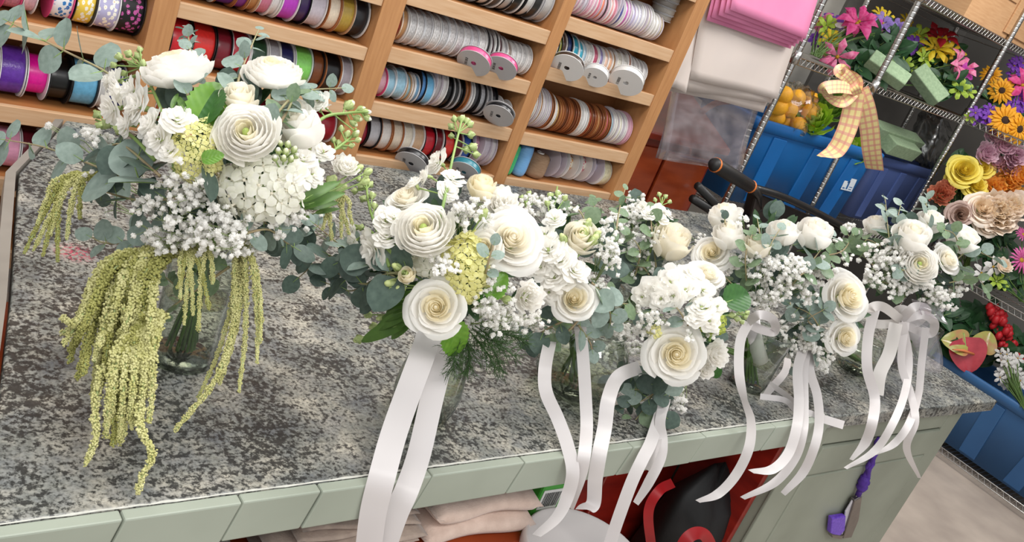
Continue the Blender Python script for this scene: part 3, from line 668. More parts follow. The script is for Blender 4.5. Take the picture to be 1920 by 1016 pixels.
# column D
pinks = ['#e8a9bd', '#d9a8bc', '#dcd6dc', '#d2ced6', '#e4c6d2', '#e7b6cb', '#e3889c', '#e8866c', '#4b3a38', '#e9a3a0', '#d98b96', '#c9c2cf', '#4d4f9a', '#c765b4', '#d9a8d4', '#c9c2de', '#cfcbe0', '#d9d6e6', '#dcdae2', '#d8d4c2', '#dcd9d6', '#c9c4be', '#cfcac2', '#c8b78a']
names = ['light pink', 'rose', 'white', 'grey white', 'blush', 'pink', 'salmon', 'coral', 'brown and blue', 'peach pink', 'old rose', 'large lilac', 'indigo', 'orchid', 'pale orchid', 'lavender', 'pale lavender', 'lilac white', 'pearl', 'gold edged', 'silver white', 'grey', 'ash', 'gold trimmed']
row('on the pink and lilac shelf', 2.0, 2.44, 1.486, [S(n, h, 'lace' if i % 3 == 2 else 'satin', 'l' if n == 'large lilac' or i % 4 == 3 else ('q' if i < 11 and i % 2 == 0 else 'w'), 1., 1.22 if n == 'large lilac' else random.uniform(.9, 1.02) - (.12 if i > 20 else 0), .92) for i, (n, h) in enumerate(zip(names, pinks))], .056, .09)
rw = [S(n, h, k, f, wt, rf, .92) for n, h, k, f, wt, rf in (('lime yellow', '#c2c94e', 'satin', 'w', .8, .9), ('olive', '#9a9a4c', 'satin', 'k', .6, .95), ('dark brown', '#4d3526', 'satin', 'w', .8, 1.), ('navy', '#2c3d6c', 'satin', 'k', .9, 1.), ('teal', '#2391a8', 'satin', 'w', 1.0, .98), ('turquoise', '#3aa0b9', 'satin', 'w', .8, .9), ('pale blue', '#a9c2d2', 'satin', 'w', .7, .9), ('white', '#dcdad6', 'lace', 'w', 1., .92), ('pink striped', '#c55a78', 'lace', 'w', .9, .9), ('lilac striped', '#9a8fc0', 'lace', 'w', .8, .9), ('blush', '#e2bda8', 'satin', 'w', .8, .9), ('peach', '#e6b491', 'satin', 'w', .8, .9), ('tan', '#a97c52', 'satin', 'w', .6, .9), ('ivory', '#dedacd', 'lace', 'w', 1., .95), ('pearl', '#d7d3cc', 'lace', 'w', 1., .95), ('copper', '#9c5a3a', 'satin', 'w', .6, 1.), ('silver', '#c2bfbd', 'lace', 'w', .8, .92), ('grey white', '#cfcbc9', 'lace', 'w', .8, .88), ('soft grey', '#c2bebd', 'lace', 'w', .8, .86), ('dove grey', '#c8c4c3', 'satin', 'w', .8, .84))]
row('behind the tipped white discs', 2.0, 2.46, 1.32, rw, .055, .06)
hx = ['#2b5a9c', '#d9d6d2', '#c08a3e', '#a9743a', '#dcd9d4', '#cfccc8', '#d6d4d0', '#4a342a', '#e2ded8', '#d3b072', '#b07c44', '#8f5428', '#6e3a1e', '#8a4420', '#a0582c', '#7a3c20', '#5c2e1a', '#c9c5c0', '#dbd8d4', '#b9b5b2', '#8f1f22', '#7a3a22', '#9c5630', '#c9a06a', '#8a4826', '#6e3820', '#e07a8e', '#a65f30', '#9cc9cc', '#d9d4cc', '#dcd8c4', '#e2dcc2', '#d9d5d2', '#dedbd8', '#d6bcc4', '#dda3b4']
nm = ['blue edged', 'white', 'gold', 'bronze', 'cream', 'pale grey', 'off white', 'dark brown', 'ivory', 'honey', 'caramel', 'chestnut', 'walnut', 'copper', 'tan brown', 'cocoa', 'dark cocoa', 'grey', 'chalk white', 'ash grey', 'ruby', 'russet', 'cinnamon', 'wheat', 'nut brown', 'espresso', 'rose pink', 'amber', 'aqua', 'linen', 'eggshell', 'butter', 'pearl', 'snow', 'blush', 'baby pink']
ORD += ['thirty-'+w for w in ORD[:9]]
row('on the brown disc shelf', 2.0, 2.505, 1.095, [S(n, h, 'satin', ('w' if n in ('grey', 'chalk white', 'ash grey', 'ivory') else ('b' if i % 3 else 'd')) if 7 <= i <= 27 else ('q' if i > 33 else ('w' if i % 2 else 'l')), 1., lerp(1.18, .98, min(1, i/9)) + random.uniform(-.03, .02), .95) for i, (n, h) in enumerate(zip(nm, hx))], .064, .05)
# bottom of column D: twine and thread, then four wide spools
def cone(name, label, x, z, r, h, m, core=None, cat='thread spool', tiltx=0.):
    o = thing(name, label, cat, (x, SY+.022+r, z+.0005))
    n = 22; prof = [(.0, 0), (r*.7, 0)]
    for i in range(n): 
        t = i/(n-1); q = r*(1-.12*abs(2*t-1)**6)
        prof += [(q*(1-.015), lerp(.006, h-.006, t)), (q, lerp(.006, h-.006, t)+(h-.012)/n*.5)]
    prof += [(r*.7, h), (r*.25, h), (r*.25, h-.01), (0, h-.01)]
    put('winding', MB().lathe(prof, 24).mesh('winding', m), o)
    put('core_tube', MB().lathe([(r*.26, -.0004), (r*.34, -.0004), (r*.34, h+.004), (r*.26, h+.004)], 16, closed=True).mesh('core_tube', core or CARD['w'], False), o)
    o.rotation_euler = (0, tiltx, 0); return o
cone('thread_spool', 'shiny green thread spool standing at the left end of the bottom shelf', 2.022, .932, .021, .105, mat('thread_green', '#4fbf7c', .3, hex2='#2f9a5c', scale=40, stretch=(1, 1, 30)))
cone('thread_spool', 'shiny light blue thread spool beside the green thread', 2.077, .932, .028, .11, mat('thread_blue', '#7fb4e0', .3, hex2='#5f94cc', scale=40, stretch=(1, 1, 30)))
cone('twine_ball', 'brown jute twine spool on the bottom shelf', 2.158, .932, .042, .085, mat('jute', '#a98b70', .9, hex2='#8a6c52', scale=60, bump=.6, stretch=(1, 1, 20)), cat='twine spool')
chk = lambda n, a, b_, c: pattern_mat(n, a, b_, c, 7, .4)
for i, (x, w, r, m, ra, f, lab) in enumerate(((2.245, .035, .058, ribbon_mat('#8e7f93'), .6, 'l', 'wide lilac flanged spool beside the jute twine'), (2.298, .052, .06, chk('check_orange', '#efe9d6', '#d8862f', '#6f8a3a'), .55, 'w', 'white spool wound with orange and green checked ribbon'),
     (2.362, .056, .062, chk('check_pink', '#f0eae0', '#cf3f6c', '#3f8a4a'), .55, 'w', 'white spool wound with pink and green checked ribbon'), (2.425, .055, .064, ribbon_mat('#cfc9de', 'sheer'), .5, 'l', 'large lilac disc spool with pale lavender ribbon'), (2.478, .045, .052, ribbon_mat('#e9e4c2', 'sheer'), 1.0, 'w', 'pale yellow sheer ribbon roll at the right end of the bottom shelf'))):
    spool((x, SY+.03+r, .932+r+.0005), (1, .12, 0), r, w, m, ra, f, lab)
# spools tipped over so that a flat side faces the room
def tipped(x, y, R, w, m, ra, f, lab, n, Y=None):
    p = atY(x, y, Y if Y else SY+.01); o = spool(p, n, R, w, m, ra, f, lab)
    for s, q in ((1, .0),):
        B = basis(n).to_4x4()
        lb = MB()
        for k in range(7): lb.box((-.3+.085*k, .36, 0), (-.3+.085*k+random.choice((.03, .05)), .52, .02))
        put('barcode_label', lb.mesh('barcode_label', CARD['k'], False), o, M=B @ Matrix.Translation((0, 0, w/2)) @ Matrix.Diagonal((R, R, .02, 1)))
    return o
PK = ribbon_mat('#d94f86'); BKR = ribbon_mat('#1a1a1d')
toc = lambda z=.35, y=-.75, x=-.7: Vector((x, y, -1.0+.12*z))
tipped(890, 114, .052, .022, PK, .96, 'g', 'grey disc spool with hot pink edge, the upper of two lying tipped', toc(.9), 2.195)
tipped(941, 124, .050, .020, PK, .96, 'g', 'grey disc spool with hot pink edge, the lower right of two tipped', toc(.75), 2.185)
tipped(936, 213, .050, .02, BKR, .9, 'g', 'grey disc spool facing the room at the end of the black ribbons', toc(.45), 2.19)
tipped(773, 302, .052, .022, BKR, .96, 'g', 'black edged disc spool lying tipped on the bottom shelf', toc(1.3), 2.19)
tipped(872, 318, .050, .024, ribbon_mat('#2f7f8f'), .96, 'g', 'teal edged disc spool lying tipped behind the stock stem', toc(1.2), 2.19)
tipped(1064, 124, .056, .018, ribbon_mat('#3f2e22'), .96, 'w', 'brown edged white disc spool tipped forward beside the teal ribbon', toc(1.5), 2.19)
tipped(1117, 141, .044, .022, ribbon_mat('#d9d6d3'), .96, 'w', 'small white disc spool tipped forward between pink striped ribbons', toc(1.1), 2.18)
tipped(1175, 151, .060, .024, ribbon_mat('#e2dfdb'), .96, 'w', 'large white disc spool tipped forward on the shelf lip', toc(1.3), 2.18)
for i in range(5):
    spool((2.462+.004*(i % 2), SY+.085, 1.486+.075+.0135+i*.0225), (0, 0.02, 1), .044, .021, ribbon_mat(['#8c857c', '#989188', '#7f7870', '#9c958c', '#86807a'][i]), .95, 'g', f'grey ribbon spool lying flat in the small stack, {ORD[i]} from the bottom', 'flat stack of grey spools')
# ------------------------------------------------------------------ ribbons
def strip(name, parent, org, pts, width, m, twist=0., n=10, uvlen=1., wdir=None, th=.0006):
    """cloth ribbon through world points; pts items Vector or (Vector, twist, widthfactor)"""
    P = [list(p[0]) if isinstance(p, tuple) else list(p) for p in pts]
    tw = [p[1] if isinstance(p, tuple) else twist for p in pts]; wf = [p[2] if isinstance(p, tuple) and len(p) > 2 else 1. for p in pts]
    C = [Vector(c) for c in spline(P, n)]; k = len(C); t = np.linspace(0, len(pts)-1, k); TW = np.interp(t, range(len(pts)), tw); WF = np.interp(t, range(len(pts)), wf)
    vs = []; uv = []; nu = 4; d = 0; prev = None
    for i in range(k):
        T = (C[min(i+1, k-1)]-C[max(i-1, 0)]).normalized()
        v = (C[i]-CAM).normalized() if wdir is None else None
        wd = T.cross(v) if wdir is None else Vector(wdir)-T*Vector(wdir).dot(T)
        wd.normalize(); 
        if prev is not None and wd.dot(prev) < 0: wd = -wd
        prev = wd.copy(); wd = Matrix.Rotation(float(TW[i]), 3, T) @ wd
        if i: d += (C[i]-C[i-1]).length
        for j in range(nu):
            u = j/(nu-1)-.5; vs.append(C[i]+wd*(u*width*float(WF[i]))-org); uv.append((u+.5, d*uvlen))
    fs = [(i*nu+j, i*nu+j+1, (i+1)*nu+j+1, (i+1)*nu+j) for i in range(k-1) for j in range(nu-1)]
    me = MB().add([tuple(v) for v in vs], fs).mesh(name, m); ul = me.uv_layers.new(name='UVMap')
    for lp in me.loops: ul.data[lp.index].uv = uv[lp.vertex_index]
    return put(name, me, parent)

# ------------------------------------------------------------------ wooden paper stand with hanging sheets
MAHOG = mat('mahogany', '#8a2f16', .28, hex2='#6a1f0c', scale=5, stretch=(1, 1, 6), coat=.6)
MAHOGL = mat('mahogany_light', '#a84a22', .3, hex2='#8f3817', scale=6, stretch=(1, 1, 5), coat=.6)
ps = thing('paper_stand', 'glossy red mahogany stand with curved side frame behind hanging sheets', 'stand', (2.95, 2.5, 0)); po = Vector((2.95, 2.5, 0))
boxpart('cabinet_body', (2.63, 2.42, 0), (3.28, 2.8, 1.12), MAHOG, ps, po, .006)
b = MB(); b.add([(2.62-po.x, 2.36-po.y, 1.12), (3.29-po.x, 2.36-po.y, 1.12), (3.29-po.x, 2.8-po.y, 1.30), (2.62-po.x, 2.8-po.y, 1.30), (2.62-po.x, 2.36-po.y, 1.15), (3.29-po.x, 2.36-po.y, 1.15), (3.29-po.x, 2.8-po.y, 1.33), (2.62-po.x, 2.8-po.y, 1.33)], [(3, 2, 1, 0), (4, 5, 6, 7), (0, 1, 5, 4), (1, 2, 6, 5), (2, 3, 7, 6), (3, 0, 4, 7)])
bevel(put('sloping_top', b.mesh('sloping_top', MAHOG, False), ps), .008, 3)
boxpart('front_panel', (2.66, 2.405, .25), (2.95, 2.418, 1.08), MAHOGL, ps, po, .004); boxpart('front_panel', (2.97, 2.405, .25), (3.25, 2.418, 1.08), MAHOGL, ps, po, .004)
for X in (2.645, 3.265):
    C = [Vector(c)-po for c in spline([(X, 2.6, 1.2), (X, 2.52, 1.3), (X, 2.40, 1.36), (X, 2.345, 1.42), (X, 2.42, 1.5), (X, 2.47, 1.58), (X, 2.38, 1.64), (X, 2.34, 1.7), (X, 2.43, 1.78), (X, 2.48, 1.9), (X, 2.46, 2.05)], 6)]
    put('side_frame', MB().tube(C, .014, 10).mesh('side_frame', MAHOGL), ps)
for z, Y in ((1.42, 2.345), (1.7, 2.34), (1.98, 2.47)): put('rail', MB().tube([Vector((2.64, Y, z))-po, Vector((3.27, Y, z))-po], .011, 10).mesh('rail', MAHOGL), ps)
PINKT = mat('pink_tissue', '#f29ac2', .75, hex2='#e888b4', scale=4, trans=.25, bump=.15, bscale=20)
WHITET = mat('white_wax_paper', '#efe4dc', .5, hex2='#e6dcd6', scale=4, trans=.35, bump=.1, bscale=18)
def cello_mat():
    m = glass('cellophane', '#fcfafc', .10, .15); nt = m.node_tree; N = nt.nodes; L = nt.links; out = N['Material Output']; sh0 = out.inputs[0].links[0].from_socket
    d = N.new('ShaderNodeBsdfDiffuse'); d.inputs[0].default_value = srgb('#e6dfe2'); nz = N.new('ShaderNodeTexNoise'); nz.inputs['Scale'].default_value = 6
    mr = N.new('ShaderNodeMapRange'); mr.inputs[1].default_value = .35; mr.inputs[2].default_value = .75; mr.inputs[3].default_value = .02; mr.inputs[4].default_value = .10; L.new(nz.outputs['Fac'], mr.inputs[0])
    ms = N.new('ShaderNodeMixShader'); L.new(mr.outputs[0], ms.inputs[0]); L.new(sh0, ms.inputs[1]); L.new(d.outputs[0], ms.inputs[2]); L.new(ms.outputs[0], out.inputs[0]); return m
CELLO = cello_mat()
def sheet(name, parent, org, corners, m, seed, amp=.006, sol=.0006):
    """hanging sheet between four world corners (top left, top right, bottom right, bottom left)"""
    R = random.Random(seed); A, B_, C_, D_ = [Vector(c) for c in corners]; nu, nv = 12, 10; vs = []
    f1, f2, p1, p2 = R.uniform(4, 9), R.uniform(3, 8), R.uniform(0, 6), R.uniform(0, 6)
    for i in range(nv):
        for j in range(nu):
            u, v = j/(nu-1), i/(nv-1); p = A.lerp(B_, u).lerp(D_.lerp(C_, u), v)
            p = p+Vector((0, -1, 0))*amp*v*(math.sin(f1*u+p1)+.6*math.sin(f2*v+p2+u*5)); vs.append(tuple(p-org))
    o = put(name, MB().add(vs, [(i*nu+j, (i+1)*nu+j, (i+1)*nu+j+1, i*nu+j+1) for i in range(nv-1) for j in range(nu-1)]).mesh(name, m), parent)
    md = o.modifiers.new('thickness', 'SOLIDIFY'); md.thickness = sol; return o
V = Vector
t = thing('pink_tissue_paper', 'bright pink tissue sheets hanging in a pile above the white paper', 'paper', (2.93, 2.25, 1.62))
for i in range(5):
    dx = .012*i; sheet('sheet', t, t.location, [(2.64+dx*.3, 2.325-.012*i, 1.99), (3.215-dx*.2, 2.325-.012*i, 1.99), (3.215-dx*.2, 2.26-.011*i, 1.625+.014*i), (2.665+dx, 2.26-.011*i, 1.615+.016*i)], PINKT, i, .004)
t = thing('white_wrapping_paper', 'off-white translucent wrapping sheets hanging below the pink tissue', 'paper', (2.95, 2.28, 1.36))
for i in range(4):
    sheet('sheet', t, t.location, [(2.665-.01*i, 2.318-.009*i, 1.715), (3.25, 2.318-.009*i, 1.715), (3.262+.006*i, 2.30-.012*i, (1.365, 1.352, 1.40, 1.423)[i]), (2.675+(0, .0, .035, .05)[i], 2.30-.012*i, (1.33, 1.345, 1.352, 1.40)[i])], WHITET, 20+i, .004)
sheet('curled_sheet', t, t.location, [(2.66, 2.30, 1.62), (2.70, 2.30, 1.62), (2.72, 2.25, 1.35), (2.60, 2.24, 1.36)], WHITET, 31, .01)
t = thing('cellophane_sheets', 'clear cellophane sheets hanging in front of the mahogany stand', 'cellophane', (3.0, 2.29, 1.08))
for i in range(2):
    sheet('sheet', t, t.location, [(2.70+.02*i, 2.327+.006*i, 1.435), (3.265, 2.327+.006*i, 1.435), (3.285, 2.27+.02*i, 1.085+.012*i), (2.755, 2.27+.02*i, 1.078-.004*i)], CELLO, 40+i, .01, .0003)

# ------------------------------------------------------------------ chrome wire racks
CHROME = mat('chrome', '#c4c2be', .24, metal=1., var=.15, scale=40)
def post_mesh(h):
    pr = [(0, 0), (.015, 0)]; z = .02
    while z < h-.02:
        pr += [(.015, z), (.0142, z+.0008), (.0142, z+.0030), (.015, z+.0038), (.015, z+.006), (.015, z+.022)]; z += .0254
    return MB().lathe(pr+[(.015, h), (.011, h+.008), (0, h+.008)], 12).mesh('post', CHROME)
POSTM = post_mesh(2.45)
COLLAR = MB().lathe([(.0151, -.03), (.024, -.03), (.020, .022), (.0151, .022)], 14, closed=True).mesh('collar', CHROME)
def wire_shelf(name, a, b_, z, parent, org, cross=.024, axis='x'):
    """welded wire shelf from corner a to b with a zigzag truss round the rim"""
    x0, y0 = a; x1, y1 = b_; m = MB(); o = org
    def w(p, q, r): m.tube([V(p)-o, V(q)-o], r, 5, caps=False)
    for dz in (0, -.03):
        for p, q in (((x0, y0), (x1, y0)), ((x1, y0), (x1, y1)), ((x1, y1), (x0, y1)), ((x0, y1), (x0, y0))): w((*p, z+dz), (*q, z+dz), .003)
    for p, q in (((x0, y0), (x1, y0)), ((x0, y0), (x0, y1))):
        L_ = math.hypot(q[0]-p[0], q[1]-p[1]); k = max(4, int(L_/.035))
        for i in range(k):
            e = [(lerp(p[0], q[0], (i+s)/k), lerp(p[1], q[1], (i+s)/k)) for s in (0, .5, 1)]
            w((*e[0], z), (*e[1], z-.03), .0018); w((*e[1], z-.03), (*e[2], z), .0018)
    if axis == 'x':
        k = int((x1-x0)/cross)
        for i in range(1, k): x = lerp(x0, x1, i/k); w((x, y0, z+.003), (x, y1, z+.003), .0015)
        for i in (1, 2): y = lerp(y0, y1, i/3); w((x0, y, z), (x1, y, z), .0025)
    else:
        k = int((y1-y0)/cross)
        for i in range(1, k): y = lerp(y0, y1, i/k); w((x0, y, z+.003), (x1, y, z+.003), .0015)
        for i in (1, 2): x = lerp(x0, x1, i/3); w((x, y0, z), (x, y1, z), .0025)
    return put(name, m.mesh(name, CHROME), parent)
rk = thing('wire_rack', 'chrome wire shelf rack carrying silk flowers and blue tubs', 'rack', (4.1, 2.5, 0)); ro = V((4.1, 2.5, 0))
PA, PB, PC, RY = 3.325, 3.985, 4.95, 2.3
for X in (PA, PB): 
    put('post', POSTM, rk, V((X, RY, 0))-ro)
    for z in (.9, 1.605, 2.03): put('collar', COLLAR, rk, V((X, RY, z))-ro)
for X in (3.335, 4.37, 5.33): put('post', POSTM, rk, V((X, 2.78, 0))-ro)
for z in (.9, 1.605, 2.03): wire_shelf('wire_shelf', (PA+.014, RY+.004), (5.35, 2.80), z, rk, ro)
r2 = thing('wire_rack', 'chrome wire rack at the right edge with sunflowers and a blue tub', 'rack', (5.2, 1.6, 0)); r2o = V((5.2, 1.6, 0))
for X, Y in ((PC, RY), (PC, .9), (5.45, RY), (5.45, .9)):
    put('post', POSTM, r2, V((X, Y, 0))-r2o)
    for z in (.04, .875, 1.615): put('collar', COLLAR, r2, V((X, Y, z+.02))-r2o)
for z in (.06, .875, 1.615): wire_shelf('wire_shelf', (PC+.003, .914), (5.45, RY-.014), z, r2, r2o, axis='y')

# ------------------------------------------------------------------ tubs
BLUE = mat('tub_blue', '#1668ad', .42, hex2='#0f5a9c', scale=3)
BLUED = mat('tub_indigo', '#45588c', .42, hex2='#3b4c7c', scale=3)
BLUET = mat('tub_steel_blue', '#2f5c8a', .5, hex2='#27507c', scale=3)
def tub(label, c, sx, sy, z0, h, m, rotz=0., taper=.86, cat='tub'):
    o = thing('storage_tub', label, cat, (c[0], c[1], z0)); o.rotation_euler = (0, 0, rotz); nseg = 6
    def ring(fx, fy, z, rr=.05):
        pts = []
        for qx, qy, a0 in ((1, 1, 0), (-1, 1, PI/2), (-1, -1, PI), (1, -1, 1.5*PI)):
            for k in range(nseg+1):
                a = a0+PI/2*k/nseg; pts.append(((fx/2-rr)*qx+rr*math.cos(a), (fy/2-rr)*qy+rr*math.sin(a), z))
        return pts
    rings = [ring(sx*taper, sy*taper, 0), ring(sx*.99, sy*.99, h*.90), ring(sx*.985, sy*.985, h), ring(sx*.955, sy*.955, h), ring(sx*.96, sy*.96, h*.9), ring(sx*taper*.97, sy*taper*.97, .012)]
    k = len(rings[0]); b = MB(); 
    for r_ in rings: b.add(r_, [])
    b.f = [(i*k+j, i*k+(j+1) % k, (i+1)*k+(j+1) % k, (i+1)*k+j) for i in range(5) for j in range(k)]+[tuple(range(k-1, -1, -1)), tuple(5*k+j for j in range(k))]; b.mi = [0]*len(b.f)
    put('body', b.mesh('body', m), o)
    b = MB(); k = len(rings[0]); rs = [ring(sx*1.0, sy*1.0, h*.86), ring(sx*1.07, sy*1.07, h*.88), ring(sx*1.08, sy*1.08, h*.985), ring(sx*1.06, sy*1.06, h*1.0), ring(sx*.98, sy*.98, h*1.0)]
    for r_ in rs: b.add(r_, [])
    b.f = [(i*k+j, i*k+(j+1) % k, (i+1)*k+(j+1) % k, (i+1)*k+j) for i in range(4) for j in range(k)]; b.mi = [0]*len(b.f)
    put('rim', b.mesh('rim', m), o)
    for q in (-.32, 0, .32):  # moulded ribs on the long face
        b = MB(); w = sx*.05; t0 = taper
        b.add([(q*sx*t0-w, -sy*t0/2-.004, .01), (q*sx*t0+w, -sy*t0/2-.004, .01), (q*sx+w, -sy*.99/2-.008, h*.84), (q*sx-w, -sy*.99/2-.008, h*.84), (q*sx*t0-w, -sy*t0/2+.01, .01), (q*sx*t0+w, -sy*t0/2+.01, .01), (q*sx+w, -sy*.99/2+.01, h*.84), (q*sx-w, -sy*.99/2+.01, h*.84)],
              [(0, 1, 2, 3), (0, 3, 7, 4), (1, 5, 6, 2), (2, 6, 7, 3), (0, 4, 5, 1)])
        bevel(put('rib', b.mesh('rib', m, False), o), .004)
    return o
t1 = tub('bright blue storage tub of lemons and greens on the wire rack', (3.985, 2.59), 1.0, .40, .905, .40, BLUE, -.05, .93)
t2 = tub('dusky indigo storage tub with foam blocks right of the bright blue one', (4.99, 2.63), .62, .34, .905, .37, BLUED, -.06, .93)
tub('steel blue tub on the lowest shelf of the right rack', (5.21, 1.42), .92, .40, .066, .40, BLUET, -PI/2)
# white sticker with a dark print on the bright tub
p = atY(1592, 346, 2.37); st = MB().box((-.05, -.0006, -.033), (.05, .0006, .033)).mesh('sticker', mat('sticker_white', '#cfd6dc', .4), False)
o = put('sticker', st, t1, M=t1.matrix_basis.inverted() @ Matrix.Translation((p.x, 2.3715, p.z)) @ Matrix.Rotation(-.05, 4, 'Z') @ Matrix.Rotation(-.06, 4, 'X'))
b = MB()
for a in ((-.012, -.001, -.026, .002, -.0007, .018), (-.02, -.001, .006, .002, -.0007, .018), (-.042, -.001, -.026, -.022, -.0007, -.02), (.012, -.001, -.026, .04, -.0007, -.022), (.012, -.001, -.014, .04, -.0007, -.01)): b.box(a[:3], a[3:])
put('sticker_print', b.mesh('sticker_print', mat('print_blue', '#2c5d92', .5), False), t1, M=o.matrix_basis.copy())

# ------------------------------------------------------------------ silk flowers
def cm(name, h, h2=None, tr=.4): return mat(name, h, .6, hex2=h2, scale=4, trans=tr)
STAR = {}
def star_proto(key, npet, m, mc, top=.8, hw=.36, cup=.25, lip=.3, layers=1, cr=.12, ruff=.03):
    if key in STAR: return STAR[key]
    parts = []
    for l in range(layers):
        for k in range(npet):
            s = 1-.22*l
            parts.append(petal_mesh(key+'_petal', m, lambda v, s=s, l=l: bez((.06, 0), (.5*s, cup*(1+l)), (1.0*s, cup*1.1*(1+l)), v), 2*PI*(k+.5*l)/npet+random.uniform(-.06, .06), hw, 5, 6, top=top, ruff=ruff, k=1., lip=lip*s, spiral=0, seed=k, base=.45))
    c = MB().lathe([(0, -.25), (cr*.5, -.2), (cr, .0), (cr*.95, .1), (cr*.5, .17), (0, .18)], 12).mesh(key+'_centre', mc)
    STAR[key] = (c, parts); return STAR[key]
def star(parent, org, name, key, loc, n, r):
    c, parts = STAR[key]; o = put(name, c, parent, M=xf(V(loc)-org, n, r, random.uniform(0, 6)))
    for me in parts: put('petal', me, o)
    return o
YELC = cm('centre_yellow', '#c9a32a'); DKC = mat('sunflower_disc', '#3a2313', .9, hex2='#26150b', scale=60, bump=.6)
star_proto('lily_pink', 6, cm('silk_hot_pink', '#d62a7e', '#e86aa6'), YELC, .75, .58, .45, .45)
star_proto('lily_rose', 6, cm('silk_rose', '#e0568f', '#f0a3c2'), YELC, .75, .56, .5, .4)
star_proto('lily_red', 6, cm('silk_red', '#a01528', '#c22436'), YELC, .75, .58, .4, .4)
star_proto('daisy_yellow', 8, cm('silk_yellow', '#ecd02e', '#d9b821'), YELC, .7, .4, .3, .3)
star_proto('bloom_purple', 6, cm('silk_purple', '#6b2fa0', '#8a4cc0'), YELC, .45, .5, .3, .3)
star_proto('bloom_lilac', 6, cm('silk_lilac', '#a48ad0', '#8a72bc'), YELC, .45, .5, .3, .3)
star_proto('bloom_lime', 6, cm('silk_lime', '#b3cc4c', '#96b43a'), SEPAL, .5, .5, .5, .2)
star_proto('bloom_white', 5, cm('silk_white', '#e8e6e2', '#d6d4d0'), YELC, .4, .5, .3, .3)
star_proto('bloom_magenta', 6, cm('silk_magenta', '#b52aa0', '#c94ab4'), YELC, .45, .5, .3, .3)
star_proto('sunflower', 15, cm('silk_sunflower', '#f4b824', '#eca418'), DKC, .8, .3, .12, .2, 2, .3)
star_proto('gerbera_pink', 18, cm('silk_gerbera', '#d6569c', '#e27ab2'), YELC, .6, .16, .15, .15, 2, .2)
star_proto('spadix', 1, cm('tmp_red', '#b03030'), YELC)
SILKL = leaf_mesh('silk_leaf', mat('silk_leaf_dark', '#28502a', .5, hex2='#1b3d20', scale=4, trans=.15), rnd(9, .8, .26), 5, .25, .2)
FOAM = mat('floral_foam', '#8fa383', .95, hex2='#7c9172', scale=80, bump=.4)
def vw(r, u, t): return RT*r+UP*u-FW*t
def bunch(label, base, flowers, leaves, name='silk_flower_bunch', cat='silk flowers', foam=None):
    """flowers: (key or (kind, outer, inner), px, py, depth, width px, dir); leaves: (px,py,d,len px,count,spread px)"""
    o = thing(name, label, cat, base); org = V(base)
    stem = MB()
    flowers = list(flowers)+[(f[0], f[1]+random.uniform(-16, 16), f[2]+random.uniform(-10, 14), f[3]+random.uniform(.0, .06), f[4]*.78) for f in flowers if isinstance(f[0], str) and f[4] > 28 and not f[0].startswith(('sun', 'ger'))]
    for f in flowers:
        key, x, y, d, w = f[:5]; n = vw(*f[5]) if len(f) > 5 else vw(random.uniform(-.4, .4), random.uniform(-.1, .6), 1); p = at(x, y, d); r = w*.5*(1.08 if isinstance(key, str) else 1.02)*d/FPX
        if isinstance(key, str): star(o, org, key.split('_')[0] if key != 'sunflower' else 'sunflower', key, p, n, r)
        else: rose(o, org, key[3] if len(key) > 3 else 'rose', key[0], int(x) % 2, p, n, r, key[1], key[2])
        stem.tube([p-org-n.normalized()*r*.15, (p-org).lerp(V((0, 0, .02)), .5)+V((0, .02, .0)), V((random.uniform(-.02, .02), random.uniform(-.02, .02), .01))], .0025, 5)
    put('stems', stem.mesh('stems', STEMD), o)
    for (x, y, d, l, cnt, sp) in leaves:
        for i in range(int(cnt*2.0)):
            p = at(x+random.uniform(-1, 1)*sp, y+random.uniform(-1, 1)*sp*.6, d+random.uniform(-.03, .05)); dr = vw(random.gauss(0, .8), random.gauss(.1, .6), random.uniform(0, .6))
            put('leaf', SILKL, o, M=leafM(p-org, dr, vw(0, .4, 1), l*random.uniform(.6, 1.05)*d/FPX))
    if foam:
        (x, y, d, dirv, L_, w_) = foam; p = at(x, y, d)-org
        fb = boxpart('foam_block', (-L_/2, -w_/2, -w_/2.4), (L_/2, w_/2, w_/2.4), FOAM, o, bw=.006); fb.matrix_basis = leafM(p, vw(*dirv), vw(0, .5, 1), 1.)
    return o
D1 = (at(1640, 150, 1)-CAM).length
def dY(x, y, Y): return (atY(x, y, Y)-CAM).dot(FW)
d1 = dY(1620, 100, 2.5)
bunch('silk bunch of hot pink lilies and purple blooms in a foam block, left on rack', (3.75, 2.5, 1.614),
   [('lily_pink', 1606, 46, d1-.05, 62, (.1, .5, .9)), ('bloom_magenta', 1636, 50, d1, 40), ('bloom_lilac', 1655, 45, d1, 40), ('bloom_lime', 1548, 55, d1, 42), ('bloom_white', 1585, 52, d1-.02, 34), ('bloom_purple', 1566, 42, d1+.03, 32), ('bloom_purple', 1534, 78, d1, 34), ('daisy_yellow', 1556, 76, d1-.05, 40), ('lily_rose', 1570, 106, d1-.12, 58, (-.3, -.5, .9)), ('bloom_lime', 1546, 94, d1-.06, 34),
    ('bloom_lilac', 1672, 56, d1, 40), ('bloom_purple', 1592, 68, d1, 36), ('lily_rose', 1536, 42, d1+.05, 44), ('daisy_yellow', 1660, 36, d1+.05, 34)],
   [(1640, 95, d1, 44, 46, 50), (1615, 118, d1-.06, 40, 22, 36), (1585, 90, d1, 34, 10, 30)], foam=(1664, 132, d1-.12, (.7, -.55, .1), .20, .075))
d2 = dY(1750, 110, 2.5)
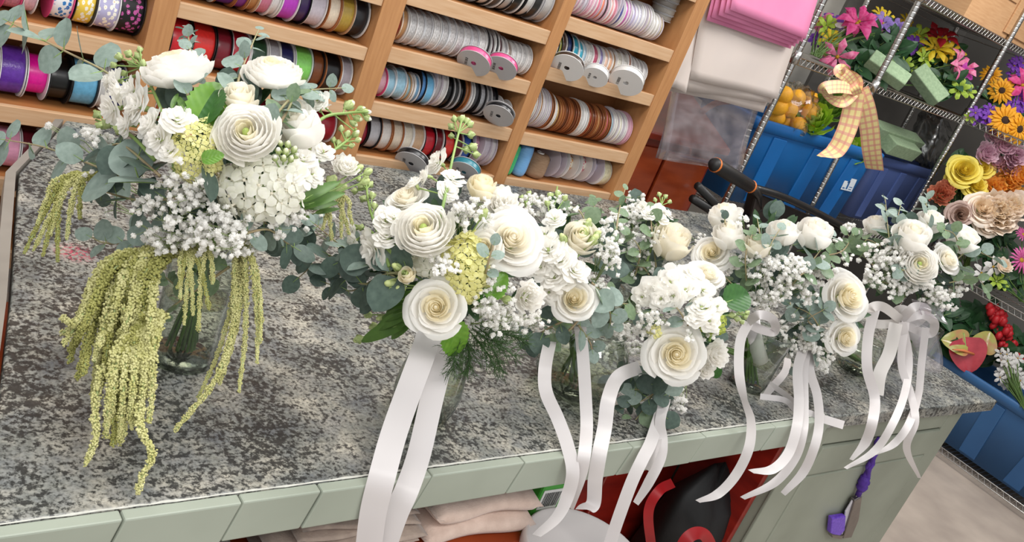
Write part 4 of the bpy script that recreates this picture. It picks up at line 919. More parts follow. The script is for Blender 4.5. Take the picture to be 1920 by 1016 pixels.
bunch('silk bunch of yellow, red and pink lilies in a foam block, right on rack', (4.45, 2.5, 1.614),
   [('daisy_yellow', 1698, 78, d2, 48), ('bloom_lime', 1722, 68, d2, 40), ('lily_red', 1762, 74, d2, 60, (0, .7, .6)), ('daisy_yellow', 1752, 92, d2-.05, 60, (0, .5, .8)), ('daisy_yellow', 1782, 96, d2-.02, 40), ('lily_rose', 1790, 120, d2-.08, 54, (.7, 0, .7)), ('bloom_magenta', 1806, 136, d2-.06, 34), ('bloom_purple', 1714, 86, d2-.04, 34), ('bloom_lime', 1730, 110, d2-.08, 34), ('bloom_lime', 1798, 168, d2-.1, 34), ('bloom_lilac', 1690, 60, d2+.04, 34), ('daisy_yellow', 1692, 50, d2+.05, 36), ('bloom_lime', 1694, 122, d2-.08, 30)],
   [(1740, 120, d2, 42, 50, 44), (1780, 155, d2-.07, 36, 22, 26), (1710, 105, d2, 34, 14, 30)], foam=(1740, 160, d2-.14, (.55, -.8, .1), .20, .085))
d3 = (atX(1870, 180, 5.1)-CAM).dot(FW)
bunch('silk sunflowers with purple blooms on the right rack', (5.15, 2.12, 1.622),
   [('sunflower', 1858, 140, d3+.1, 34, (-.4, .1, .9)), ('sunflower', 1878, 170, d3, 44, (-.3, 0, 1)), ('sunflower', 1884, 226, d3-.1, 56, (-.1, .1, 1)), ('sunflower', 1910, 242, d3-.1, 52, (.2, -.2, 1))]+
   [('bloom_purple', 1845+random.uniform(-18, 26), 216+random.uniform(-12, 12), d3-.06+random.uniform(-.03, .03), 24) for i in range(12)]+[('bloom_purple', 1900+random.uniform(-10, 22), 190+random.uniform(-14, 14), d3+.02, 26) for i in range(10)]+[('bloom_purple', 1908+random.uniform(-10, 10), 130+random.uniform(-18, 20), d3+.1, 24) for i in range(9)]+[('lily_pink', 1916, 160, d3, 50), ('bloom_lime', 1816, 222, d3-.05, 22)],
   [(1880, 200, d3+.05, 34, 24, 34)])
d4 = (atX(1850, 350, 5.08)-CAM).dot(FW)
YR = (cm('silk_butter', '#f6e878', '#f0de60'), cm('silk_butter_in', '#efd84e')); ORG = (cm('silk_orange', '#fdcc74', '#fac05c'), cm('silk_orange_in', '#f8b84e')); COR = (cm('silk_coral', '#dc9274', '#cf7e60'), cm('silk_coral_in', '#cc7454')); MAU = (cm('silk_mauve', '#d9c2b8', '#cab0a4'), cm('silk_mauve_in', '#b89886')); PEA = (cm('silk_peach', '#fff6ea', '#fdeedd'), cm('silk_peach_in', '#fdebd0')); PKH = (cm('silk_dusk_pink', '#ecd0dc', '#e2bfce'), cm('silk_dusk_in', '#d9b0c2')); LAV = (cm('silk_pale_pink', '#e0b4b8', '#d09ca4'), PKH[1])
fl = [(('open',)+YR, 1806, 322, 62), (('open',)+YR, 1826, 350, 50), (('open',)+YR, 1840, 318, 44), (('open',)+YR, 1790, 336, 40), (('ruf',)+ORG, 1884, 344, 62), (('ruf',)+ORG, 1912, 330, 46), (('ruf',)+ORG, 1860, 352, 46), (('ruf',)+COR, 1764, 366, 50), (('ruf',)+COR, 1778, 352, 34), (('open',)+MAU, 1800, 402, 50), (('ruf',)+PEA, 1866, 396, 84), (('open',)+PEA, 1838, 392, 64), (('ruf',)+PEA, 1896, 388, 62), (('ruf',)+PEA, 1876, 420, 56), (('open',)+PEA, 1846, 424, 44), (('ruf',)+PKH, 1846, 288, 46), (('ruf',)+PKH, 1880, 276, 44), (('ruf',)+PKH, 1904, 292, 44), (('ruf',)+LAV, 1892, 312, 40), (('ruf',)+LAV, 1866, 306, 36), (('ruf',)+PKH, 1860, 252, 34), (('ruf',)+LAV, 1912, 376, 36)]
bunch('silk roses and peonies in yellow, orange, peach and dusky pink', (5.1, 1.95, .885), [(k+('silk_rose',), x, y, d4+random.uniform(-.03, .03)-(.08 if y > 370 else 0), w, (random.uniform(-.3, .1), random.uniform(0, .4), 1)) for k, x, y, w in fl],
   [(1840, 340, d4+.08, 40, 26, 70), (1870, 440, d4+.02, 36, 14, 40), (1790, 400, d4+.02, 30, 8, 30)])
d5 = (atX(1890, 490, 5.05)-CAM).dot(FW)
bunch('silk pink gerbera with pale blossoms at the shelf edge', (5.12, 1.6, .885), [('gerbera_pink', 1914, 488, d5, 46), ('bloom_white', 1862, 500, d5, 34), ('bloom_white', 1840, 512, d5+.02, 34), ('bloom_lime', 1868, 528, d5, 30), ('gerbera_pink', 1918, 440, d5+.05, 30), (('ruf',)+PEA+('silk_rose',), 1880, 500, d5-.02, 34)], [(1890, 520, d5+.05, 34, 26, 34), (1850, 470, d5+.1, 34, 12, 30)])
# flowers standing in the steel blue tub
d6 = (atX(1815, 660, 5.05)-CAM).dot(FW)
an = bunch('silk anthurium and red ginger standing in the steel blue tub', (5.2, 1.55, .14), [('bloom_lime', 1785, 600, d6+.1, 20)], [(1800, 615, d6+.08, 60, 30, 60), (1890, 660, d6+.1, 50, 16, 40), (1770, 590, d6+.05, 46, 8, 20)], cat='silk flowers')
ANT = leaf_mesh('anthurium_spathe', mat('anthurium_red', '#c0404c', .25, hex2='#a02a38', scale=3, trans=.15, coat=.3), rnd(15, .62, .5), 7, .25, .15); ANG = leaf_mesh('anthurium_spathe_green', mat('anthurium_lime', '#9cae4e', .25, hex2='#b07a52', scale=2.5, trans=.15, coat=.3), rnd(15, .62, .55), 7, .3, .3)
ao = an.location.copy()
for me, a, c in ((ANT, (1808, 632), (1822, 700)), (ANG, (1815, 648), (1774, 634)), (ANG, (1836, 660), (1858, 622))):
    A = at(*a, d6-.05)-ao; C_ = at(*c, d6-.07)-ao; put('spathe', me, an, M=leafM(A, C_-A, vw(-.2, .4, 1), (C_-A).length))
put('spadix', MB().tube([at(1826, 664, d6-.06)-ao, at(1806, 657, d6-.09)-ao, at(1786, 655, d6-.1)-ao], [.007, .007, .003], 8).mesh('spadix', mat('spadix_orange', '#d07a4a', .6, bump=.3)), an)
RG = mat('ginger_red', '#a3121d', .5, hex2='#c21f28', scale=6, trans=.15); gb = MB(); Vi, Fi = ico()
for i in range(70):
    t_ = i/69; p = np.array(at(lerp(1905, 1862, t_)+random.uniform(-20, 20)*(1-.5*t_), lerp(690, 575, t_)+random.uniform(-4, 4), d6+random.uniform(-.04, .03))-ao); gb.add(Vi*np.array([.018, .018, .026])*random.uniform(.7, 1.2)+p, Fi)
put('ginger_spike', gb.mesh('ginger_spike', RG), an)['kind'] = 'stuff'
wb = bunch('white silk blossom spray hanging over the steel blue tub', (5.0, 1.30, .45), [('bloom_white', 1872+random.uniform(0, 46), 672+random.uniform(-10, 52), d6-.12+random.uniform(-.03, .03), 20) for i in range(34)], [(1910, 680, d6-.05, 30, 10, 30)])

# ------------------------------------------------------------------ contents of the tubs
LEMON = mat('lemon_skin', '#efb226', .45, hex2='#e49c14', scale=8, bump=.25, bscale=120)
lm = MB().lathe([(0, -1.18), (.12, -1.14), (.22, -1.02), (.62, -.78), (.92, -.38), (1, 0), (.92, .38), (.62, .78), (.22, 1.04), (.1, 1.16), (0, 1.18)], 18).mesh('lemon', LEMON)
pos = [(1470, 178, 'at the top left of the heap'), (1494, 184, 'top middle of the heap'), (1517, 188, 'top right of the heap'), (1461, 200, 'at the left edge of the heap'), (1480, 205, 'in the middle of the heap'), (1500, 212, 'in the heap centre right'), (1518, 211, 'at the right edge of the heap'), (1456, 221, 'bottom left over the tub rim'), (1474, 229, 'low in the heap beside the rim'), (1497, 235, 'lowest beside the lettuce'), (1483, 190, 'wedged between the top lemons')]
for i, (x, y, w) in enumerate(pos):
    p = atY(x, y, 2.44+.03*(i % 3)+(.05 if i == 10 else 0)); r = .041
    o = put('lemon', lm, None, M=xf(p, (random.gauss(0, 1), random.gauss(0, 1), random.gauss(0, .5)), r, 0)); tag(o, f'yellow artificial lemon {w}', 'lemon', 'lemons heaped in the bright blue tub')
NET = glass('bag_film', '#f6f6f0', .1, .1)
def crumple(name, label, cat, x, y, Y, rx, ry, m, seed, sy=.8):
    p = atY(x, y, Y); R = np.random.default_rng(seed); b = MB(); nn = 16; vs = []
    k = (p-CAM).dot(FW)/FPX
    for i in range(nn+1):
        for j in range(20):
            th = PI*i/nn; ph = 2*PI*j/20; q = 1+.12*math.sin(5*ph+seed+3*th)+.10*math.sin(9*ph*1.0+7*th)+R.uniform(-.07, .07)
            vs.append(tuple(RT*(rx*k*q*math.sin(th)*math.cos(ph))+UP*(ry*k*q*math.cos(th))+FW*(rx*k*sy*q*math.sin(th)*math.sin(ph))))
    o = put(name, b.add(vs, [(i*20+j, i*20+(j+1) % 20, (i+1)*20+(j+1) % 20, (i+1)*20+j) for i in range(nn) for j in range(20)]).mesh(name, m), None, p); return tag(o, label, cat)
crumple('produce_bag', 'clear bag around the artificial lemons', 'bag', 1488, 205, 2.47, 44, 46, NET, 3)
crumple('plastic_bag', 'crumpled clear plastic bag above the indigo tub', 'bag', 1744, 262, 2.56, 34, 50, glass('bag_film_grey', '#d8dada', .25, .15), 5)
LET = (mat('lettuce', '#a9cc3e', .45, hex2='#8ab82c', scale=3, trans=.3), mat('lettuce_in', '#c6dd6a', .45, scale=3, trans=.3)); GRN = (mat('bag_green', '#9cc45a', .35, hex2='#86b046', scale=3, trans=.3), mat('bag_green_in', '#a9cf63', .4, trans=.3))
for nm, lab, x, y, Y, w, c in (('lettuce', 'bright green artificial lettuce beside the lemons', 1524, 232, 2.42, 70, LET), ('lettuce', 'pale green artificial cabbage at the back of the blue tub', 1556, 208, 2.55, 66, GRN), ('lettuce', 'artificial lettuce below the plaid ribbon in the blue tub', 1592, 288, 2.45, 60, LET), ('leafy_greens', 'artificial leafy greens at the right corner of the blue tub', 1622, 300, 2.42, 46, LET)):
    p = atY(x, y, Y); r = w*.5*(p-CAM).dot(FW)/FPX; base, core, parts = rose_proto('ruf', int(x) % 3, *c)
    o = thing(nm, lab, 'greens', p); o.matrix_basis = xf(p, vw(-.2, .5, .8), r*1.15)
    put('stalk', base, o); [put('leaf', me, o) for _, me in parts]
crumple('produce_bag', 'green net bag bulging behind the lettuce', 'bag', 1548, 190, 2.6, 20, 14, GRN[0], 8)
for i, (x0, y0, x1, y1, Y, lab) in enumerate(((1634, 240, 1716, 268, 2.5, 'green floral foam brick lying across the indigo tub'), (1662, 268, 1710, 284, 2.44, 'green floral foam brick tilted below the first in the indigo tub'))):
    a = atY(x0, y0, Y); c = atY(x1, y1, Y+.02); o = boxpart('foam_brick', (0, -.045, -.038), ((c-a).length, .045, .038), FOAM, bw=.005); o.matrix_basis = leafM(a, c-a, V((0, -.4, 1)), 1.); tag(o, lab, 'floral foam')
# cardboard box on the top shelf
CARDB = mat('cardboard', '#c69c72', .85, hex2='#b88c62', scale=10, stretch=(1, 1, 12))
cb = thing('cardboard_box', 'brown cardboard box on the top shelf of the wire rack', 'box', (4.8, 2.52, 2.034)); co = V((4.8, 2.52, 2.034))
boxpart('box_body', (4.45, 2.32, 2.034), (5.3, 2.74, 2.30), CARDB, cb, co, .003); boxpart('flap', (4.445, 2.312, 2.20), (4.86, 2.319, 2.30), CARDB, cb, co, .002); boxpart('flap', (4.88, 2.310, 2.06), (5.3, 2.319, 2.30), CARDB, cb, co, .002)

# ------------------------------------------------------------------ plaid bow on the rack post
PLAID = plaid_mat('plaid_ribbon', ('#f3e29e', '#e9b68c', '#de8c8e'), 3.2, 26)
bow = thing('plaid_bow', 'yellow and pink plaid ribbon bow tied to the rack post', 'bow', atY(1600, 165, 2.27)); bo = bow.location.copy()
y_ = 2.255
strip('ribbon_tail', bow, bo, [atY(1610, 168, y_), atY(1622, 200, y_-.02), atY(1630, 240, y_-.03), atY(1634, 280, y_-.03), (atY(1640, 318, y_-.02), .4)], .085, PLAID)
strip('ribbon_tail', bow, bo, [atY(1604, 170, y_), atY(1596, 215, y_-.01), atY(1585, 250, y_-.02), (atY(1566, 282, y_-.02), .3), (atY(1535, 293, y_), 1.2, .4)], .085, PLAID)
strip('bow_loop', bow, bo, [(atY(1604, 166, y_), .3), atY(1575, 162, y_-.05), atY(1547, 166, y_-.06), (atY(1552, 178, y_-.02), 1.2), atY(1580, 190, y_), (atY(1602, 172, y_), .2)], .055, PLAID)
strip('bow_loop', bow, bo, [(atY(1604, 166, y_), .3), atY(1590, 145, y_-.04), atY(1574, 133, y_-.05), (atY(1584, 132, y_), 1.), atY(1606, 152, y_), (atY(1606, 168, y_), .2)], .05, PLAID)
strip('knot', bow, bo, [atY(1597, 158, y_-.02), atY(1604, 168, y_-.035), atY(1608, 178, y_-.02)], .04, PLAID)

# ------------------------------------------------------------------ black push cart behind the counter
BLK = mat('black_rubber', '#161514', .5, var=.2, bump=.15, bscale=200); BLKM = mat('black_metal', '#1b1a1a', .35, var=.2); ORNG = mat('orange_ring', '#d8762e', .45)
Yc = 2.2
ct2 = thing('push_cart', 'black push cart handle with orange ringed grip behind the counter', 'cart', (3.2, 2.26, 0)); c2 = ct2.location.copy()
T = lambda *pts: [V(p)-c2 for p in pts]
g0, g1 = atY(1336, 306, Yc), atY(1408, 350, Yc)
put('grip', MB().tube([q-c2 for q in (g0, g0.lerp(g1, .05), g0.lerp(g1, .5), g1)], [.021, .029, .03, .027], 14).mesh('grip', BLK), ct2)
put('grip_end_ring', MB().tube([g0.lerp(g1, .055)-c2, g0.lerp(g1, .085)-c2], [.0305, .0305], 14).mesh('grip_end_ring', ORNG), ct2); put('grip_ring', MB().tube([g1.lerp(g0, .03)-c2, g1-c2], .0285, 14).mesh('grip_ring', ORNG), ct2)
put('handle_tube', MB().tube([g1-c2, atY(1422, 366, Yc+.02)-c2, atY(1424, 390, Yc+.03)-c2, V((3.1, 2.245, .6))-c2, V((3.1, 2.245, .12))-c2], .018, 10).mesh('handle_tube', BLKM), ct2)
for a, c in (((1308, 348), (1348, 390)), ((1298, 372), (1340, 398))): put('lever', MB().tube([atY(*a, Yc)-c2, atY(*c, Yc)-c2, atY(c[0]+50, c[1]+26, Yc+.02)-c2], [.017, .019, .016], 10).mesh('lever', BLK), ct2)
C = [atY(1414, 352, Yc+.03)-c2, atY(1460, 366, Yc)-c2, atY(1510, 388, Yc-.02)-c2, atY(1572, 420, Yc-.02)-c2, atY(1600, 436, Yc)-c2]
put('tray_rim', MB().tube([V(c) for c in spline(C, 6)], .017, 8).mesh('tray_rim', BLKM), ct2)
A = [atY(1420, 360, Yc+.02), atY(1580, 428, Yc), atY(1560, 480, Yc+.01), atY(1405, 420, Yc+.01)]
b = MB(); b.add([tuple(p-c2) for p in A]+[tuple(p-c2+V((0, .05, -.02))) for p in A], [(0, 3, 2, 1), (4, 5, 6, 7), (0, 1, 5, 4), (1, 2, 6, 5), (2, 3, 7, 6), (3, 0, 4, 7)])
bevel(put('tray', b.mesh('tray', mat('cart_leather', '#241914', .5, hex2='#141110', scale=12), False), ct2), .01)
for X in (3.0, 3.26): put('wheel', MB().lathe([(.02, -.02), (.1, -.02), (.11, 0), (.1, .02), (.02, .02)], 24, closed=True).mesh('wheel', BLK), ct2, M=xf(V((X, 2.245, .11))-c2, (1, 0, 0)))
put('axle', MB().tube(T((2.98, 2.245, .11), (3.28, 2.245, .11)), .012, 8).mesh('axle', BLKM), ct2)
# ------------------------------------------------------------------ glass vases
GLASS = glass('vase_glass', '#eef4ec', .16, .02, '#74877c'); WATER = glass('vase_water', '#eaedd2', .02, .02)
def vase(name, label, c, prof, water=.5, th=.0025):
    """prof: outer (radius, height) from the foot up; wall with real thickness and a heavy foot"""
    o = thing(name, label, 'vase', (c[0], c[1], CT))
    P = [tuple(q) for q in spline([(r, z) for r, z in prof], 5)]
    R_top, Z_top = float(P[-1][0]), float(P[-1][1])
    body = MB().lathe([(0, 0)]+[(float(r), float(z)) for r, z in P]+[(R_top-th*.5, Z_top+.0012), (R_top-th, Z_top), (R_top-th, Z_top-.004)], 40)
    put('glass_body', body.mesh('glass_body', GLASS), o)
    put('glass_foot', MB().lathe([(0, .010), (float(P[0][0])-.006, .010), (float(P[0][0])-.002, .006)], 36).mesh('glass_foot', GLASS), o)
    if water:
        zt = water*Z_top; rw = float(np.interp(zt, [q[1] for q in P], [q[0] for q in P]))-th
        put('water', MB().lathe([(0, zt), (rw-.002, zt), (rw, zt+.0015)], 36).mesh('water', WATER), o)
    return o
v1c = atZ(338, 668, CT); v2c = atZ(786, 772, CT); v3c = atZ(1068, 728, CT); v4c = atZ(1398, 722, CT); v5c = atZ(1600, 692, CT); v6c = atZ(1700, 672, CT)
vase('glass_vase', 'tall clear glass vase under the big cascading bouquet', v1c, [(.049, 0), (.052, .004), (.05, .05), (.052, .12), (.06, .2)], .55)
vase('glass_vase', 'bottle shaped glass vase holding the bouquet with two long ribbons', v2c, [(.042, 0), (.05, .006), (.057, .05), (.05, .1), (.034, .145), (.03, .17)], .4)
vase('glass_bowl_vase', 'wide round glass bowl behind two hanging ribbons', v3c, [(.05, 0), (.072, .008), (.092, .055), (.084, .105), (.06, .14), (.062, .15)], .28)
vase('glass_vase', 'clear cylinder vase with cut stems below the small satin bow', v4c, [(.042, 0), (.045, .004), (.047, .08), (.05, .15)], .45)
vase('glass_bowl_vase', 'low round glass vase beneath the double rose', v5c, [(.04, 0), (.055, .006), (.066, .04), (.055, .075), (.045, .1)], .4)
vase('glass_vase', 'clear glass vase at the far right under the large satin bow', v6c, [(.042, 0), (.046, .004), (.05, .08), (.055, .13)], .5)

SATIN = mat('white_satin', '#d9d4d3', .36, var=.04, scale=6, trans=.15, spec=.5)
SHEER = mat('sheer_tulle', '#e2deda', .5, var=.05, scale=6, trans=.45)
class BQ(Bouquet):
    def __init__(s, name, label, core, cen, R, dc, cat='bouquet', group=None):
        super().__init__(name, label, cat, core); s.cen = cen; s.R = R; s.dc = dc
    def d(s, x, y, off=0.):
        q = ((x-s.cen[0])**2+(y-s.cen[1])**2)*(s.dc/FPX)**2
        return s.dc-math.sqrt(max(0, s.R**2-q))+off
    def f(s, name, kind, var, x, y, w, n=None, off=0., face=.5, outer=None, inner=None, flat=1., label=None): return s.fl(name, kind, var, x, y, s.d(x, y, off), w, n, face, outer, inner, flat, label)
    def P(s, pts): return [(p[0], p[1], s.d(p[0], p[1], p[2] if len(p) > 2 else 0.)) for p in pts]
    def spr(s, pts, l0, l1, tone='a', **k): return sprig(s, s.P(pts), l0*s.dc/FPX, l1*s.dc/FPX, tone, **k)
    def gy(s, cl, r=.0046): return gyp(s, [(x, y, s.d(x, y, off), rx, ry, n) for x, y, rx, ry, n, off in cl], r)
    def st(s, pts, fl=(), bd=(), off=0.): return stock(s, s.P(pts), [(x, y, s.d(x, y, off-.01), w) for x, y, w in fl], [(x, y, s.d(x, y, off), l) for x, y, l in bd])
    def lf(s, me, a, b_, off=0., n=None, name='leaf'): 
        da = s.d(*a, off); db = s.d(*b_, off); db = max(da-.03, min(db, da+.03)); return bigleaf(s, me, (a[0], a[1], da), (b_[0], b_[1], db), n, name)
    def rib(s, pts, w, m=None, name='ribbon_tail'): return strip(name, s.o, s.org, [(atY(p[0], p[1], p[2]), p[3] if len(p) > 3 else 0., p[4] if len(p) > 4 else 1.) for p in pts], w*(.78 if s.dc < 2 else .66), m or SATIN)
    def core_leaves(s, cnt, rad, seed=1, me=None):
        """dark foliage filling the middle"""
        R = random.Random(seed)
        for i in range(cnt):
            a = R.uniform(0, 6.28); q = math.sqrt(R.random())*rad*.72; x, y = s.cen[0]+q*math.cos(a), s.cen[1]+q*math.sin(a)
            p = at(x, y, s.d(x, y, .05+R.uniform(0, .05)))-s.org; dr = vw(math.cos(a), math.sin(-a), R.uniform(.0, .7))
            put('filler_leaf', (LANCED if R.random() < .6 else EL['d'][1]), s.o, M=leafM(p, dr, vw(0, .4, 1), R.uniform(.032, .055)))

# ================================================================== 1: the big cascading bouquet
B = BQ('cascading_bouquet', 'largest white bouquet with hanging lime amaranth tassels, at the left', (395, 450, 1.38), (395, 290), .17, 1.33)
B.stems(v1c+V((0, 0, .02)), 16, .03)
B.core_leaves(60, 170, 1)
# white ranunculus and roses
B.f('ranunculus', 'ran', 0, 332, 132, 138, (-.12, .9, .42), off=.0, flat=1.25); B.f('ranunculus', 'ran', 1, 512, 138, 116, (.15, .85, .5), off=.0, flat=1.2)
B.f('ranunculus', 'ran', 0, 463, 250, 128, (.08, .30, 1), off=-.012); B.f('rose', 'cup', 0, 566, 248, 104, (-.25, .75, .6), off=-.0, inner=IVORY); B.f('rose', 'cup', 1, 448, 190, 84, (.1, .7, .7), off=.02, inner=IVORY, outer=IVORY); B.f('rose', 'open', 1, 545, 205, 80, (.2, .6, .7), off=.04, inner=IVORY)
B.f('lisianthus', 'ruf', 1, 648, 312, 54, (.3, .5, .8), off=-.02, inner=WHITE)
B.lf(DLEAF, (385, 235), (402, 160), -.0, vw(-.3, .1, 1)); B.lf(HLEAF, (372, 240), (420, 148), .005, vw(.4, .2, 1)); B.lf(HLEAF, (378, 300), (418, 288), -.03, name='leaf'); B.lf(LANCE, (322, 205), (332, 168), -.02); B.lf(LANCE, (345, 205), (330, 172), -.02); B.lf(HLEAF, (352, 205), (325, 195), -.0)
# stock, left and right
B.st([(330, 330), (310, 230), (285, 165), (258, 108)], [(228, 172, 66), (262, 200, 74), (212, 205, 62), (300, 262, 64), (332, 226, 62), (285, 236, 66), (222, 150, 50), (250, 170, 60), (240, 232, 56), (318, 285, 44), (205, 152, 36)], [(240, 100, 26), (258, 104, 26), (222, 106, 26), (268, 118, 24), (262, 92, 20), (246, 118, 24), (212, 122, 22), (232, 138, 22)], off=-.01)
B.st([(290, 300), (240, 250), (180, 225)], [], [(200, 232, 34), (182, 214, 30), (222, 242, 34), (186, 236, 28), (205, 218, 30)], off=.0)
B.st([(500, 390), (560, 330), (600, 300), (655, 260), (668, 240)], [(548, 318, 58), (568, 300, 56), (585, 328, 48), (545, 345, 50), (525, 330, 46), (596, 190, 40), (606, 285, 40)], [(636, 268, 22), (652, 250, 22), (668, 250, 22), (640, 240, 20), (626, 262, 20), (660, 272, 20), (672, 262, 18), (646, 276, 18)], off=0)
B.st([(540, 300), (600, 225), (650, 212), (690, 210)], [(600, 200, 38)], [(688, 210, 24), (678, 204, 22), (672, 222, 24), (664, 232, 22), (690, 222, 20), (656, 196, 34)], off=.01)
B.st([(520, 350), (532, 310), (538, 275)], [], [(522, 282, 22), (540, 270, 22), (552, 280, 22), (532, 296, 22), (516, 296, 20), (546, 298, 20), (536, 284, 24), (526, 268, 18), (556, 292, 18)], off=-.03)
# hydrangeas
hydrangea(B, 370, 285, B.d(370, 285, .012), 92, 118, FLO_Y, 17, 95, seed=4)
hydrangea(B, 488, 352, B.d(488, 352, .025), 165, 110, FLO_W, 40, 56, seed=5)
# lisianthus greens on the right
for a, b_ in (((560, 380), (640, 330)), ((570, 385), (610, 352)), ((560, 390), (650, 352)), ((548, 388), (600, 372)), ((575, 392), (640, 372)), ((540, 395), (575, 362)), ((590, 400), (635, 388)), ((560, 400), (590, 405))): B.lf(LANCE, a, b_, .0)
for x, y, l in ((622, 338, 32), (640, 352, 30), (672, 316, 26), (684, 340, 24), (612, 360, 30), (690, 322, 22)): budstem(B, x, y, B.d(x, y, 0), l, (560, 390, B.d(560, 390, .02)))
# baby's breath
B.gy([(330, 350, 55, 40, 46, -.01), (300, 400, 60, 45, 52, -.01), (365, 395, 66, 50, 70, -.01), (400, 440, 70, 40, 66, -.02), (300, 455, 50, 34, 44, -.02), (350, 450, 60, 36, 44, -.02), (165, 245, 24, 20, 14, 0), (100, 240, 8, 8, 4, 0), (195, 262, 26, 14, 14, 0), (180, 380, 40, 30, 9, .03), (540, 420, 44, 30, 26, .0), (440, 420, 40, 30, 26, 0), (470, 460, 50, 26, 22, 0), (190, 320, 30, 14, 8, .03)], .0047)
# eucalyptus
B.spr([(215, 150, .02), (190, 130, .01), (120, 95, .01), (55, 62, .02), (15, 40, .03)], 70, 52, 'a', seed=3, face=1.3, step=.62)
B.spr([(320, 345), (240, 335), (150, 300), (80, 275, .0), (10, 262, .01)], 80, 48, 'a', seed=5, face=1.2, step=.62)
B.spr([(330, 372), (260, 375), (200, 360), (175, 345)], 56, 34, 'd', seed=6)
B.spr([(310, 440), (240, 455), (195, 455), (172, 445)], 56, 40, 'a', seed=8, face=1.2, step=.65); B.spr([(300, 330), (225, 270), (190, 300)], 62, 44, 'd', seed=9)
B.spr([(352, 180), (358, 110, .02), (350, 50, .03)], 34, 20, 'a', seed=10); B.spr([(440, 190, .02), (450, 140, .02), (470, 90, .03), (485, 55, .03)], 50, 22, 'a', seed=11, face=.9); B.spr([(500, 240, .0), (540, 190, -.01), (580, 170, -.01), (640, 165)], 40, 28, 'a', seed=12); B.spr([(520, 240), (545, 195, -.02), (550, 165, -.02)], 42, 28, 'g', seed=13)
B.spr([(450, 440), (500, 430), (525, 445)], 44, 32, 'a', seed=14); B.spr([(430, 500, -.03), (330, 570, -.05), (285, 610, -.05)], 34, 22, 'g', seed=15, step=.75); B.spr([(380, 470), (335, 530, -.04), (310, 520, -.05)], 30, 20, 'g', seed=16)
B.spr([(380, 300), (520, 440, .05), (560, 470, .1)], 60, 44, 'd', seed=17)
# amaranth: every tassel hangs on its own
def am(pts, r0=11., r1=6., m=None, off=0.): tassel(B, [(x, y, d) for x, y, d in pts], r0*.5*1.25/FPX*2*.5, r1*.5*1.25/FPX*2*.5, m)
R_ = random.Random(5)
for i in range(30):   # the heavy fall on the left
    q = (i+R_.uniform(-.5, .5))/29; x0 = lerp(292, 185, q)+R_.uniform(-8, 8); xe = lerp(268, 118, q)+R_.uniform(-14, 12); ye = R_.uniform(600, 775)-70*abs(q-.6)
    am([(335-50*q, 468, 1.24), (x0, 500+R_.uniform(-12, 14), 1.19+.03*R_.random()), (lerp(x0, xe, .6), 600, 1.17+R_.uniform(-.03, .04)), (xe, ye, 1.165+R_.uniform(-.03, .04))], 19, 11, (AMAR, AMARB)[R_.random() < .45])
for i in range(15):   # lower front fall
    q = (i+R_.uniform(-.4, .4))/14; xe = lerp(276, 198, q)+R_.uniform(-6, 6)
    am([(305-25*q, 590, 1.17), (lerp(288, 222, q), 650, 1.145), (xe+6, 740, 1.13+R_.uniform(-.01, .02)), (xe, R_.uniform(770, 842), 1.125)], 18, 10, (AMAR, AMARB)[R_.random() < .25])
am([(190, 690, 1.14), (178, 770, 1.12), (180, 820, 1.11), (160, 872, 1.1)], 16, 11); am([(262, 760, 1.125), (262, 800, 1.11), (285, 850, 1.095), (268, 890, 1.085), (258, 925, 1.08)], 16, 11)
for x0, y0, xe, ye in ((470, 480, 482, 680), (460, 490, 448, 735), (440, 500, 420, 700), (478, 500, 488, 640), (455, 520, 412, 720), (440, 540, 372, 745)): am([(450, 440, 1.27), (x0, y0, 1.24), (lerp(x0, xe, .5)+6, lerp(y0, ye, .55), 1.22), (xe, ye, 1.2)], 13, 7)
am([(450, 470, 1.26), (440, 600, 1.22), (405, 710, 1.19), (350, 780, 1.17), (328, 806, 1.165)], 15, 10)
for x0, xe, ye in ((340, 338, 560), (355, 362, 590), (370, 392, 580), (382, 372, 620), (350, 330, 540), (395, 400, 520), (362, 345, 610)): am([(370, 440, 1.26), (x0, 480, 1.2), (lerp(x0, xe, .6), 530, 1.19), (xe, ye, 1.185)], 12, 7, (AMAR, AMARB)[R_.random() < .3])
for x0, xe, ye in ((130, 62, 470), (120, 80, 480), (110, 108, 490), (140, 125, 450), (150, 150, 410), (100, 70, 420), (125, 95, 440), (115, 45, 475)): am([(190, 330, 1.29), (x0+10, 335, 1.28), (lerp(x0, xe, .5), lerp(335, ye, .5), 1.27), (xe, ye, 1.265)], 14, 7, (AMAR, AMARB)[R_.random() < .3])
for x0, xe, ye in ((620, 605, 430), (640, 640, 445), (650, 660, 420), (612, 622, 450), (632, 655, 440)): am([(600, 370, 1.36), (x0, 372, 1.36), ((x0+xe)/2, 400, 1.36), (xe, ye, 1.36)], 12, 7)

# ================================================================== 2: bouquet with two long ribbons
B = BQ('hand_tied_bouquet', 'white bouquet with cream front rose and two long ribbons, second from the left', (818, 640, 1.49), (830, 470), .155, 1.47)
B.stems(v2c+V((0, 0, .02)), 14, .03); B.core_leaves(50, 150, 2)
B.f('rose', 'open', 0, 819, 577, 116, (-.02, .12, 1), off=-.03, inner=CREAM); B.f('ranunculus', 'ran', 1, 795, 430, 122, (-.05, .5, .85), off=-.01); B.f('rose', 'open', 1, 762, 372, 86, (-.2, .75, .6), off=.02, inner=IVORY)
B.f('rose', 'cup', 1, 903, 354, 66, (.1, .8, .5), off=.03, outer=CREAM, inner=CREAM); B.f('lisianthus', 'ruf', 0, 942, 382, 74, (.2, .45, .85), off=.02, inner=WHITE); B.f('rose', 'open', 1, 958, 450, 132, (.25, .3, .9), off=.0, inner=IVORY); B.f('rose', 'open', 0, 910, 465, 70, (-.3, .2, .9), off=.01, inner=CREAM)
